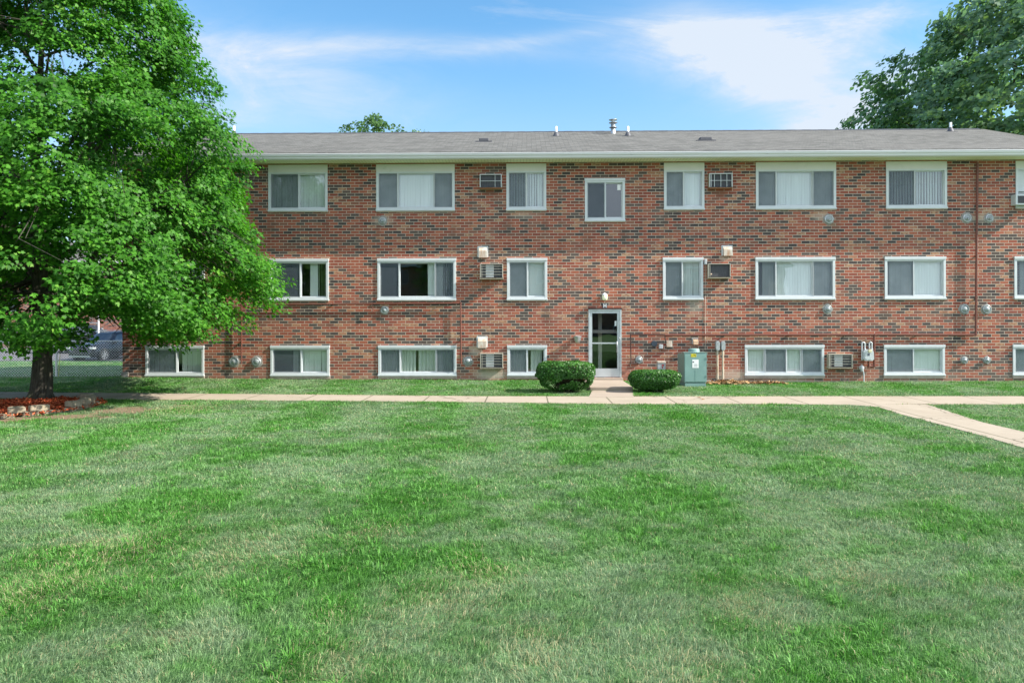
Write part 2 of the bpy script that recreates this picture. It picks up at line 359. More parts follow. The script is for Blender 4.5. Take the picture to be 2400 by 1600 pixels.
M['grass'] = grass_mat()
def bark_mat():
    t = NT('bark'); p = t.pos(); n = t.noise(t.scl(p, (1, 1, .16)), 22, 6, .7, .4)
    c = t.ramp(n, [(.3, (.022, .02, .017)), (.58, (.085, .078, .065)), (.85, (.18, .165, .135))])
    c = t.mix(t.mapr(t.noise(p, 3, 4), .5, .75, 0, .4), c, (.10, .12, .06))
    return t.out(t.bsdf(c, .95, 0, .15, t.bump(n, .9, .04)))
M['bark'] = bark_mat()
M['stone'] = simple('edging_block', (.30, .25, .185), .95, var=.35, scale=7, bump=.6, dirt=(.22, .20, .13, .5), dscale=8)
def chips(name, stops):
    t = NT(name); r = t.n('ShaderNodeAttribute', attribute_name='rnd', attribute_type='GEOMETRY').outputs['Fac']
    return t.out(t.bsdf(t.ramp(r, stops), .85, 0, .2))
M['mulch'] = chips('red_mulch', [(0, (.14, .022, .008)), (.6, (.42, .075, .028)), (1, (.62, .20, .09))])
M['litter'] = chips('dry_leaves', [(0, (.14, .07, .03)), (.6, (.33, .19, .09)), (1, (.50, .34, .18))])
M['soil'] = simple('mulch_soil', (.24, .05, .022), .95, var=.4, scale=20, bump=.5)
# ------------------------------------------------------------------ world and sun
S = Vector((1.33, -.25, 1.0)).normalized()
EL = math.asin(S.z); AZ = math.atan2(S.x, S.y)
def world():
    t = NT('World', True); scene.world = t.m
    sky = t.n('ShaderNodeTexSky', sky_type='NISHITA'); sky.sun_disc = False; sky.sun_elevation = EL; sky.sun_rotation = AZ
    sky.air_density = 1.0; sky.dust_density = .6; sky.ozone_density = 1.6; sky.altitude = 200
    d = t.n('ShaderNodeTexCoord').outputs['Generated']; sp = t.n('ShaderNodeSeparateXYZ', {0: d}).outputs
    yy = t.math('MAXIMUM', t.math('ABSOLUTE', sp[1]), .12)
    u = t.math('DIVIDE', sp[0], yy); v = t.math('DIVIDE', sp[2], yy)
    uv = t.n('ShaderNodeCombineXYZ', {0: u, 1: v, 2: sp[1]}).outputs[0]
    w1 = t.noise(t.scl(uv, (1.5, 4.5, 1)), 2.4, 9, .68, 1.1); w2 = t.noise(t.scl(uv, (1.0, 2.6, 1)), 4.2, 8, .66, .7)
    tot = None
    # (u, v, half-width, half-height, tilt, strength): high thin clouds of this afternoon
    for (px, py, a, b, th, s) in CLOUDS:
        cu = (px - CX) / F - math.tan(YAW); cv = (HY - py) / F; ct, sn = math.cos(th), math.sin(th)
        du = t.math('SUBTRACT', u, cu); dv = t.math('SUBTRACT', v, cv)
        p = t.math('DIVIDE', t.math('ADD', t.math('MULTIPLY', du, ct), t.math('MULTIPLY', dv, sn)), a / F)
        q = t.math('DIVIDE', t.math('SUBTRACT', t.math('MULTIPLY', dv, ct), t.math('MULTIPLY', du, sn)), b / F)
        g = t.math('EXPONENT', t.math('MULTIPLY', t.math('ADD', t.math('MULTIPLY', p, p), t.math('MULTIPLY', q, q)), -1.0))
        g = t.math('MULTIPLY', g, s); tot = g if tot is None else t.math('ADD', tot, g)
    tex = t.math('ADD', t.math('MULTIPLY', w1, .8), t.math('MULTIPLY', w2, .7))          # about .75 mean
    cl = t.math('MULTIPLY', tot, t.mapr(tex, .50, .98, .05, 1.5))
    cl = t.math('ADD', cl, t.mapr(w1, .56, .85, 0, .35)); cl = t.math('MINIMUM', cl, .93)
    hs = t.n('ShaderNodeHueSaturation', {'Hue': .5, 'Saturation': SKYSAT, 'Value': SKYVAL, 'Fac': 1.0, 'Color': sky.outputs[0]}).outputs[0]
    hs = t.mix(1.0, hs, SKYTINT, 'MULTIPLY')
    veil = t.mix(t.mapr(sp[2], .0, .34, .75, .0, True), hs, tuple(c * .9 for c in CLOUDC))
    c = t.mix(cl, veil, CLOUDC)
    # added bright cloud in the unseen sky behind the camera, raises fill on the facade
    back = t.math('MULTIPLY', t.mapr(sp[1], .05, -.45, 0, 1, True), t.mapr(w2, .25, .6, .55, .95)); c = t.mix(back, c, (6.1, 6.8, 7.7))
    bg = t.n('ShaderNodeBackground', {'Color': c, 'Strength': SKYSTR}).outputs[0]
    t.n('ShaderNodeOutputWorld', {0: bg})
CLOUDS = [(1690, 110, 210, 72, -.05, 1.0), (1800, 180, 210, 80, -.4, 1.05), (1930, 100, 220, 66, .35, .75), (1960, 280, 190, 46, .45, .9),
          (2120, 190, 220, 60, .45, .45), (900, 108, 420, 30, -.03, .55), (640, 165, 330, 70, -.2, .6), (620, 260, 260, 40, 0, .3), (1250, 95, 160, 16, .12, .4), (-200, 100, 600, 200, 0, .4), (2900, 100, 500, 150, 0, .4)]
SKYSAT, SKYVAL, SKYTINT, CLOUDC, SKYSTR = 1.0, 1.0, (.58, .90, 1.0), (3.2, 3.52, 3.95), .12
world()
sun = bpy.data.lights.new('sun', 'SUN'); sun.energy = 4.95; sun.angle = R(.53); sun.color = (1, .94, .83)
so = bpy.data.objects.new('sun', sun); COL.objects.link(so); so.rotation_euler = S.to_track_quat('Z', 'Y').to_euler(); so.location = (20, -10, 25)
scene.view_settings.view_transform = 'Standard'; scene.view_settings.look = 'None'; scene.view_settings.gamma = 1; scene.view_settings.exposure = 1.05
scene.render.engine = 'CYCLES'

# ------------------------------------------------------------------ ground
XL = at_y(287, 800).x; XR = at_y(2576, 355, 24.4).x - .5
def gw(x):      # ground level along the foot of the wall
    return np.interp(x, [-14, -12.7, -8, -1.5, 3, 5.2, 7.5, 9.5, 16, 40], [.05, .19, .12, .09, .06, .0, .0, .03, .05, .05])
def gz(x, y):
    x = np.asarray(x, float); y = np.asarray(y, float)
    t = np.clip((y - 22.4) / 2.6, 0, 1); t = t * t * (3 - 2 * t)
    near = np.where(y < 27, 1, np.clip(1 - (y - 27) / 4, 0, 1))
    z = gw(x) * t * near * np.clip((x + 17) / 4, 0, 1)
    return z - .024 * np.clip(y - 26.5, 0, 24)
TC = at_z(90, 943); TREE = Vector((TC.x, TC.y + .1, 0)); RC = Vector((TREE.x + .22, 17.95, 0)); RR = 1.6; RE = 1.14
BARE = []
for (px, py, rx, ry) in ((288, 962, .85, .85), (432, 950, .35, .22), (150, 978, 1.2, .55), (-40, 985, 1.5, .45)):
    c = at_z(px, py); BARE.append((c.x, c.y, rx, ry))
M['ground'] = ground_mat()
xs = np.concatenate([[-400, -150, -80, -50], np.arange(-34, 34, .5), [50, 80, 150, 400]]); ys = np.concatenate([[-400, -100, -50, -20, -5, 0, 5, 10, 15, 18, 20, 22], np.arange(22.4, 30, .25), np.arange(30, 52, 2), [60, 100, 200, 700]])
X, Y = np.meshgrid(xs, ys); Z = gz(X, Y); nx, ny = len(xs), len(ys)
b = MB(); b.add(np.stack([X.ravel(), Y.ravel(), Z.ravel()], 1), [(j * nx + i, j * nx + i + 1, (j + 1) * nx + i + 1, (j + 1) * nx + i) for j in range(ny - 1) for i in range(nx - 1)], 0, True)
tag(b.build('ground', M['ground'], fix=False), 'lawn ground under the grass in front of and around the brick building', kind='structure')
def slab(name, far, near, mat, zt, th, label, proj=True):
    """strip between two pixel polylines laid on the ground"""
    A = [at_z(*p, zt) for p in far]; B = [at_z(*p, zt) for p in near]; poly = [(p.x, p.y) for p in A + B[::-1]]
    b = MB(); b.prism(poly, zt - th, zt, plane='xy'); tag(b.build(name, mat), label, kind='structure'); return poly
FAR = [(-900, 914), (0, 918), (600, 923), (1120, 928), (1480, 928.5), (2000, 928), (2400, 928), (3200, 928)]
NEAR = [(-900, 929), (0, 933.5), (600, 937.5), (1120, 941.5), (1480, 946.5), (1700, 945.5), (2000, 947.5), (2173, 946.5), (2400, 947), (3200, 947)]
WALK = slab('sidewalk', FAR, NEAR, M['walk'], .022, .1, 'pale concrete sidewalk running along the front of the building')
BR = slab('branch_path', [(2173, 947.5), (2230, 965.5), (2303, 989), (2400, 1011), (2700, 1085), (3100, 1190), (3900, 1400)], [(1985, 947.7), (2059, 953), (2107, 969), (2219, 998), (2301, 1020), (2400, 1049), (2600, 1110), (2950, 1240), (3700, 1520)], M['walk'], .018, .1, 'concrete path branching off the sidewalk towards the right foreground')
EW = slab('entry_path', [(1388, 914.5), (1482, 914.5)], [(1380, 930), (1486, 930)], M['step'], .026, .1, 'short concrete path between the shrubs up to the entrance step')
b = MB(); pa = at_z(1383, 914.5, .02); pb = at_z(1484, 914.5, .02)
b.box(pa.x, pb.x, pa.y, 24.93, -.1, .105, bev=.012)
tag(b.build('entrance_step', M['step'], org=((pa.x + pb.x) / 2, pa.y, 0)), 'low concrete step slab in front of the glass entrance door', 'step')
STEP = [(pa.x, pa.y), (pb.x, pa.y), (pb.x, 25.2), (pa.x, 25.2)]
b = MB(); b.box(-60, -10, 46, 75, -.6, -.54); b.v = [(x, y, z + (.0 if z < -.55 else 0)) for x, y, z in b.v]
zz = float(gz(-30, 46)); b = MB(); b.add([(-90, 45.5, zz + .03), (-8, 45.5, zz + .03), (-8, 90, float(gz(0, 90)) + .03), (-90, 90, float(gz(0, 90)) + .03)], [(0, 1, 2, 3)])
tag(b.build('parking_lot', M['asphalt']), 'asphalt parking lot behind the chain link fence', kind='structure')

# ------------------------------------------------------------------ building
BL = empty('apartment_building', ((XL + XR) / 2, D, 0), 'three storey red and brown brick apartment building with grey shingle roof and white windows', 'building')
def zat(py): return CAMZ + (HY - py) / F * D * (1.0)      # rough
def zrow(pts): return sum(at_y(x, y).z for x, y in pts) / len(pts)
TPAN = zrow([(700, 386), (970, 385.5), (1230, 384.7), (1600, 381), (1860, 380.2), (2147, 378.8)])
TGL = zrow([(973, 405), (1233, 402), (1603, 400.6), (1865, 400)])
TBOT = zrow([(700, 496), (973, 494.7), (1233, 491), (1603, 490), (1865, 489), (2147, 489)])
MTOP = zrow([(700, 606.4), (973, 605.6), (1235, 604), (1600, 603.2), (1863, 603.2), (2145, 602)])
MBOT = zrow([(700, 704.4), (973, 702.4), (1235, 701.7), (1600, 701), (1863, 701), (2145, 701)])
BTOP = zrow([(700, 809.7), (973, 809), (1235, 808.4), (1838, 808), (2143, 807.4)])
BBOT = zrow([(700, 880.6), (973, 880), (1235, 879), (1838, 878.6), (2143, 879.4)])
WX = lambda px, y=600: at_y(px, y).x
# name, x0, x1, row, dividers, lites, blinds
WIN = [
 ('T0', 344, 480, 'T', [413], 'sg', [(0, 1, 'b', 8)]), ('M0', 344, 480, 'M', [413], 'sg', [(0, 1, 'b', 10)]), ('B0', 341.5, 478.5, 'B', [413.8], 'sg', [(0, .52, 'b', 8), (.6, 1, 'b', 12)]),
 ('T1', 629, 768, 'T', [700.3], 'sg', [(0, 1, 'b', 10)]), ('M1', 632, 770.5, 'M', [703.7], 'sg', [(.68, .81, 'b', 6), (.81, 1, 'b', 72)]), ('B1', 634.3, 772.6, 'B', [705.7], 'sg', [(.36, 1, 'b', 12)]),
 ('T2', 882, 1065.8, 'T', [932.4, 1017.5], 'sgs', [(0, 1, 'b', 10)]), ('M2', 884.7, 1068.6, 'M', [935.5, 1019.7], 'sgs', [(.64, .84, 'b', 6), (.84, 1, 'b', 74)]), ('B2', 886.6, 1069.7, 'B', [937.6, 1022], 'sgs', [(.0, .97, 'c', 0)]),
 ('T3', 1186.8, 1280.3, 'T', [1233.4], 'sg', [(0, 1, 'b', 40)]), ('M3', 1188.2, 1282.5, 'M', [1236], 'sg', [(0, 1, 'f', 0)]), ('B3', 1189, 1281.8, 'B', [1235], 'sg', [(0, .9, 'c', 0)]),
 ('T4', 1370.6, 1464.6, 'S', [1418.3], 'sg', []),
 ('T5', 1556, 1650.7, 'T', [1601.9], 'sg', [(0, 1, 'b', 22)]), ('M5', 1553.3, 1647.9, 'M', [1599], 'sg', [(0, 1, 'b', 34)]),
 ('T6', 1771.3, 1959.3, 'T', [1819, 1905.5], 'sgs', [(0, 1, 'b', 34)]), ('M6', 1770.2, 1956.8, 'M', [1818.5, 1905.5], 'sgs', [(.09, 1, 'b', 20)]), ('B6', 1745.5, 1931, 'B', [1793, 1843, 1879], 'gsgs', [(0, 1, 'b', 16)]),
 ('T7', 2076.3, 2218.8, 'T', [2144], 'sg', [(0, 1, 'b', 79)]), ('M7', 2072.9, 2216, 'M', [2141.4], 'sg', [(.09, 1, 'b', 18)]), ('B7', 2071.4, 2213.8, 'B', [2140.8], 'sg', [(0, 1, 'b', 8)]),
 ('T8', 2380, 2518, 'T', [2449], 'pg', [(0, 1, 'b', 10)]), ('M8', 2376.5, 2516, 'M', [2447], 'sg', [(.12, 1, 'b', 40)]), ('B8', 2373.2, 2513, 'B', [2443], 'sg', [(0, 1, 'b', 8)]),
]
ROW = {'T': (TBOT, TPAN, 460), 'M': (MBOT, MTOP, 650), 'B': (BBOT, BTOP, 845), 'S': (at_y(1417, 518).z, at_y(1417, 418.3).z, 470)}
DX0, DX1 = WX(1379.4, 800), WX(1456.5, 800); DZ0, DZ1 = at_y(1418, 884).z, at_y(1418, 724.7).z
holes = [(DX0, DX1, DZ0, DZ1)]
for w in WIN:
    zb, zt, yy = ROW[w[3]]; holes.append((WX(w[1], yy) + .02, WX(w[2], yy) - .02, zb + .02, zt - .02))
WT = 6.9; WB = -.4
xsw = sorted(set([XL, XR] + [h[0] for h in holes] + [h[1] for h in holes])); zsw = sorted(set([WB, WT] + [h[2] for h in holes] + [h[3] for h in holes]))
b = MB()
for i in range(len(xsw) - 1):
    for j in range(len(zsw) - 1):
        xc = (xsw[i] + xsw[i + 1]) / 2; zc = (zsw[j] + zsw[j + 1]) / 2
        if any(h[0] < xc < h[1] and h[2] < zc < h[3] for h in holes): continue
        b.add([(xsw[i], D, zsw[j]), (xsw[i + 1], D, zsw[j]), (xsw[i + 1], D, zsw[j + 1]), (xsw[i], D, zsw[j + 1])], [(0, 1, 2, 3)])
for (x0, x1, z0, z1) in holes:     # reveals
    b.add([(x0, D, z0), (x0, D, z1), (x0, D + .22, z1), (x0, D + .22, z0)], [(0, 1, 2, 3)]); b.add([(x1, D, z0), (x1, D, z1), (x1, D + .22, z1), (x1, D + .22, z0)], [(3, 2, 1, 0)])
    b.add([(x0, D, z1), (x1, D, z1), (x1, D + .22, z1), (x0, D + .22, z1)], [(0, 1, 2, 3)]); b.add([(x0, D, z0), (x1, D, z0), (x1, D + .22, z0), (x0, D + .22, z0)], [(3, 2, 1, 0)])
YB = 36.0; YR = 30.5; EY = 24.30; EZ = 7.085; SL = (9.1 - EZ) / (YR - EY)
for xx in (XL, XR):
    b.add([(xx, D, WB), (xx, YB, WB), (xx, YB, WT), (xx, YR, 9.0), (xx, D, WT)], [(0, 1, 2, 3, 4) if xx == XR else (4, 3, 2, 1, 0)])
b.add([(XL, YB, WB), (XR, YB, WB), (XR, YB, WT), (XL, YB, WT)], [(3, 2, 1, 0)])
b.build('wall', M['brick'], BL, fix=False)
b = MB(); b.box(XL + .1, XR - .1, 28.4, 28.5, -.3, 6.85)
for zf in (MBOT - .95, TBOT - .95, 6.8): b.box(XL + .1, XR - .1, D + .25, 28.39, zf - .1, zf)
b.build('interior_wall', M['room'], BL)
# roof
RL, RRX = XL - .5, at_y(2576, 355, 24.4).x
b = MB(); T = .06
b.prism([(EY, EZ), (YR, 9.1), (2 * YR - EY, EZ), (2 * YR - EY, EZ - T), (YR, 9.1 - T), (EY, EZ - T)], RL, RRX, plane='yz')
n = 0; x = RL
roof = b.build('roof', M['shingle'], BL)
b = MB()
while x < RRX - .3:
    w = .3; h = .018 + .004 * (n % 2); b.prism([(YR - .16, 9.1 - .16 * SL + h), (YR, 9.1 + h + .006), (YR + .16, 9.1 - .16 * SL + h), (YR + .16, 9.1 - .16 * SL + .002), (YR, 9.1 + .003), (YR - .16, 9.1 - .16 * SL + .002)], x, x + w - .004, plane='yz'); x += w; n += 1
b.build('ridge_cap', M['flash'], roof)
b = MB(); b.box(RL + .02, RRX - .02, 24.415, D - .003, 6.885, 6.905)
for xx in (RL + .02, XR + .01): b.box(xx, xx + (XL - RL - .03 if xx < 0 else RRX - XR - .03), D, YB, 6.885, 6.905)
b.build('soffit', M['soffit'], BL)
b = MB()
for yy0, yy1 in ((RL, RL + .02), (RRX - .02, RRX)):
    b.prism([(24.42, 6.9), (24.42, EZ - T + .0), (YR, 9.1 - T - .002), (2 * YR - 24.42, EZ - T), (2 * YR - 24.42, 6.9), (YR, 8.85)], yy0, yy1, plane='yz')
b.box(RL + .021, RRX - .021, 24.395, 24.414, 6.88, EZ - T - .012)
b.build('fascia', M['gutter'], BL)
b = MB(); prof = [(24.393, 7.045), (24.393, 6.885), (24.345, 6.885), (24.315, 6.915), (24.305, 6.955), (24.275, 6.985), (24.268, 7.03), (24.255, 7.03), (24.255, 7.055), (24.285, 7.055), (24.30, 7.04)]
b.prism(prof, RL + .03, RRX - .03, plane='yz')
for k in range(1, 8): b.prism([(p[0] - .003, p[1] - .002 if p[1] < 6.95 else p[1] + .003) for p in prof], RL + k * 4.1, RL + k * 4.1 + .05, plane='yz')
b.build('gutter', M['gutter'], BL)
def at_roof(px, py):
    d = ray(px, py); t = (EZ - CAMZ - SL * EY) / (d.z - SL * d.y); return CAM + d * t
for (px, pb_, pt) in ((548.7, 315.5, 296), (1303.5, 319, 297), (1471.6, 318.5, 297), (2227.8, 308, 288)):
    p = at_roof(px, pb_); s = p.y / F; h = (pb_ - pt) * s; b = MB()
    b.tube([p + Vector((0, 0, -.1)), p + Vector((0, 0, h))], .042, 12, 0)
    b.lathe([(.045, -.25), (.045, .035), (.036, .035), (.036, -.2)], (p.x, p.y, p.z + h - .03), n=12)
    o = b.build('vent_pipe', M['pvc'], roof)
    b = MB(); b.lathe([(.12, -.06), (.11, .02), (.055, .14), (.045, .145)], tuple(p), n=16); b.box(p.x - .2, p.x + .2, p.y - .14, p.y + .14, p.z - .075, p.z - .03); b.build('pipe_flashing', M['flash'], roof)
p = at_roof(1437, 312.8); s = p.y / F; h = (312.8 - 279.6) * s; b = MB()
b.lathe([(.085, -.1), (.085, h * .42), (.082, h * .42), (.082, h * .75), (.07, h * .78), (.07, h * .93), (.10, h * .95)], tuple(p), n=20)
b.lathe([(.085, h * .44), (.14, h * .42), (.145, h * .40), (.085, h * .46)], tuple(p), n=20)
b.lathe([(.08, h * .76), (.155, h * .75), (.16, h * .73), (.08, h * .79)], tuple(p), n=20)
b.lathe([(.05, h * .99), (.15, h * .96), (.16, h * .94), (.155, h * .93), (.04, h * .93)], tuple(p), n=20)
b.build('flue_pipe', M['steel'], roof)
for (x0, x1, yb_) in ((1122.5, 1145, 332.5), (1641, 1669, 330)):
    p = at_roof((x0 + x1) / 2, yb_); w = (x1 - x0) * p.y / F / 2; b = MB()
    b.box(p.x - w, p.x + w, p.y, p.y + .30, p.z + .02, p.z + .13, bev=.025); b.box(p.x - w - .12, p.x + w + .12, p.y - .06, p.y + .42, p.z - .03, p.z + .022); b.build('roof_vent', M['flash'], roof)

def curtain_strip(b, x0, x1, z0, z1, y, amp=.025, per=.11, seed=0):
    r = random.Random(seed); n = max(4, int((x1 - x0) / .012)); ph = r.random() * 6
    P = [(x0 + (x1 - x0) * i / n, y + amp * math.sin(ph + 6.283 * (x1 - x0) * i / n / per + 1.3 * math.sin(i * .11 + ph))) for i in range(n + 1)]
    vs = [(p[0], p[1], z0) for p in P] + [(p[0] * 1 + .0, p[1], z1) for p in P]
    b.add(vs, [(i, i + 1, n + 2 + i, n + 1 + i) for i in range(n)], 0, True)
def window(nm, px0, px1, row, div, lites, blinds):
    zb, zt, yy = ROW[row]; x0, x1 = WX(px0, yy), WX(px1, yy); W = M['white']; r = random.Random(nm)
    b = MB(); yf = D - .028; yk = D + .10; fw = .075
    gt = TGL + .02 if row == 'T' else zt - .085
    gb = zb + .10
    b.box(x0, x0 + fw, yf, yk, zb, gt, bev=.006); b.box(x1 - fw, x1, yf, yk, zb, gt, bev=.006)
    b.box(x0 + fw, x1 - fw, yf + .003, yk, gt - .045, gt); b.box(x0 + fw, x1 - fw, yf + .003, yk, zb + .035, gb - .005)
    if row != 'T':
        b.box(x0 - .008, x1 + .008, yf - .02, yk, gt + .001, zt, bev=.005)
    win = b.build('window', W, BL)
    if row == 'T':
        b = MB(); b.box(x0, x1, yf + .006, yk, gt + .001, zt); b.box(x0 - .004, x1 + .004, yf - .004, yk, zt + .001, zt + .035, 1); b.build('header_panel', [M['cream'], M['rust']], win)
    b = MB(); b.box(x0 - .012, x1 + .012, D - .06, yk, zb - .012, zb + .034, bev=.005); b.build('sill', W, win)
    if row == 'B':
        b = MB(); b.box(x0 - .01, x1 + .02, D - .035, D + .1, zb - .10, zb - .013, bev=.008); b.build('sill', M['conc_sill'], win)
    else:
        b = MB(); b.box(x0 - .005, x1 + .005, D - .04, D + .1, zb - .045, zb - .013, bev=.005); b.build('sill', M['sill'], win)
    ix0, ix1 = x0 + fw, x1 - fw; iz0, iz1 = gb - .005, gt - .045
    cuts = [ix0] + [WX(d, yy) for d in div] + [ix1]
    for i, k in enumerate(lites):
        a, c = cuts[i], cuts[i + 1]; ys = D + (.005 if k in 's' else .03); e = .022
        if i > 0: a += .004
        if i < len(lites) - 1: c -= .004
        b = MB(); sw = .03
        b.box(a, a + sw, ys, ys + .04, iz0, iz1); b.box(c - sw, c, ys, ys + .04, iz0, iz1); b.box(a + sw, c - sw, ys + .002, ys + .04, iz1 - sw, iz1); b.box(a + sw, c - sw, ys + .002, ys + .04, iz0, iz0 + sw)
        if k == 's' and i < 2: b.box(c - .012, c + .016, ys - .016, ys + .0, iz0, iz1)
        if k == 'p':
            b.box(a + sw, c - sw, ys + .01, ys + .03, iz0 + .42, iz1 - sw)
        b.build('sash', W, win)
        if k != 'p':
            b = MB(); b.add([(a + sw, ys + .03, iz0 + sw), (c - sw, ys + .03, iz0 + sw), (c - sw, ys + .03, iz1 - sw), (a + sw, ys + .03, iz1 - sw)], [(0, 1, 2, 3)]); b.build('glass_pane', M['glass'], win, fix=False)
        if k == 's':
            b = MB(); b.add([(a + .008, ys - .003, iz0 + .01), (c - .008, ys - .003, iz0 + .01), (c - .008, ys - .003, iz1 - .008), (a + .008, ys - .003, iz1 - .008)], [(0, 1, 2, 3)], 0)
            q = .012
            for (u0, u1, v0, v1) in ((a + .004, a + .004 + q, iz0, iz1), (c - .004 - q, c - .004, iz0, iz1), (a + .02, c - .02, iz0, iz0 + q), (a + .02, c - .02, iz1 - q, iz1)): b.box(u0, u1, ys - .008, ys - .001, v0, v1, 1)
            b.build('screen', [M['screen'], M['greym']], win, fix=False)
    for (fa, fb, kind, ang) in blinds:
        a = ix0 - .03 + (ix1 - ix0 + .06) * fa; c = ix0 - .03 + (ix1 - ix0 + .06) * fb; yb_ = D + .13; b = MB()
        if kind == 'b':
            pitch = .083; n = max(1, round((c - a) / pitch)); hw = .045
            for i in range(n):
                xc = a + (i + .5) * (c - a) / n + r.uniform(-.004, .004); th = R(ang + r.uniform(-5, 5) + (r.uniform(-14, 10) if r.random() < .12 else 0)); sw = r.uniform(-.008, .008)
                dx, dy = hw * math.cos(th), hw * math.sin(th)
                b.add([(xc - dx + sw, yb_ + dy, iz0 - .03), (xc + sw, yb_ - .008, iz0 - .03), (xc + dx + sw, yb_ - dy, iz0 - .03), (xc - dx, yb_ + dy, iz1 + .03), (xc, yb_ - .008, iz1 + .03), (xc + dx, yb_ - dy, iz1 + .03)], [(0, 1, 4, 3), (1, 2, 5, 4)], 0, True)
            b.box(a, c, yb_ - .02, yb_ + .02, iz1 + .031, iz1 + .06); b.build('blind', M['blind'], win, fix=False)
        elif kind == 'c':
            gap = (a + c) / 2 + (.12 if nm == 'B3' else 0)
            curtain_strip(b, a, gap - .03, iz0 - .05, iz1 + .05, yb_, .03, .10, hash(nm) % 7 if False else len(nm)); curtain_strip(b, gap + .05, c, iz0 - .05, iz1 + .05, yb_ + .01, .03, .13, 5)
            b.build('curtain', M['curtain'], win, fix=False)
        else:
            curtain_strip(b, a, c, iz0 - .05, iz1 + .05, yb_, .004, .5, 3); b.build('shade', M['blind'], win, fix=False)
    if nm == 'T4':
        p0 = at_y(1447, 445.5, D + .02); p1 = at_y(1455, 432, D + .02); b = MB(); b.box(p0.x, p1.x, D + .052, D + .056, p0.z, p1.z); b.build('window_sticker', M['label'], win)
    return win
for w in WIN: window(*w)
# door
b = MB(); x0, x1, z0, z1 = DX0, DX1, DZ0, DZ1
b.box(x0, x0 + .05, D - .02, D + .12, z0, z1); b.box(x1 - .05, x1, D - .02, D + .12, z0, z1); b.box(x0 + .05, x1 - .05, D - .02, D + .12, z1 - .05, z1)
df = b.build('door_frame', M['alu'], BL)
gx0, gx1 = WX(1388, 800), WX(1446.7, 800); gz1, gz0 = at_y(1418, 734).z, at_y(1418, 863.5).z; mr = at_y(1418, 804).z; y0 = D + .01; y1 = D + .055
b = MB(); b.box(x0 + .052, gx0, y0, y1, z0 + .01, z1 - .052); b.box(gx1, x1 - .052, y0, y1, z0 + .01, z1 - .052); b.box(gx0, gx1, y0 + .001, y1, gz1, z1 - .052); b.box(gx0, gx1, y0 + .001, y1, z0 + .01, gz0); b.box(gx0, gx1, y0 + .004, y1, mr - .02, mr + .02)
dr = b.build('door', M['alu'], BL)
b = MB(); b.add([(gx0, y0 + .03, gz0), (gx1, y0 + .03, gz0), (gx1, y0 + .03, gz1), (gx0, y0 + .03, gz1)], [(0, 1, 2, 3)]); b.build('glass_pane', M['glass'], dr, fix=False)
hx = WX(1446, 850); b = MB(); za, zb = at_y(1446, 800).z, at_y(1446, 826).z
b.tube([(hx, y0, za), (hx, y0 - .05, za), (hx, y0 - .05, zb), (hx, y0, zb)], .011, 8); p = at_y(1451.5, 792); b.lathe([(.022, 0), (.022, .03), (.012, .035)], (p.x, y0, p.z), 'y', 14)
b.build('handle', M['steel'], dr)
b = MB(); b.box(x0 - .01, x1 + .02, D - .05, D + .12, z1 + .002, z1 + .045); b.build('header_shadow_strip', M['darkpipe'], BL)  # dark strip over the door frame, its colour draws the header's shadow line
b = MB(); pz = at_y(1418, 885).z; b.box(x0 - .03, x1 + .03, D - .16, D + .12, pz - .12, pz, bev=.01); b.box(x0 - .02, x1 + .02, D - .08, D, 0, pz - .121); b.build('threshold', M['step'], BL)
b = MB(); p0, p1 = at_y(1441, 752), at_y(1445.5, 764); b.box(p0.x, p1.x, y0 + .034, y0 + .037, p1.z, p0.z); b.build('door_notice', M['label'], dr)
px_ = WX(1408, 800); b = MB(); b.box(px_, px_ + .12, D + .9, D + 1.0, z0 - .1, z1 + .1); b.build('stair_post', M['cream'], BL)
b = MB(); p0 = at_y(290, 883); b.box(XL - .015, XL + .19, D - .07, D + .1, .0, .36, bev=.02); b.box(XL + .19, XL + .31, D - .06, D, .0, .14, bev=.02); b.build('mortar_patch', M['caulk'], BL)
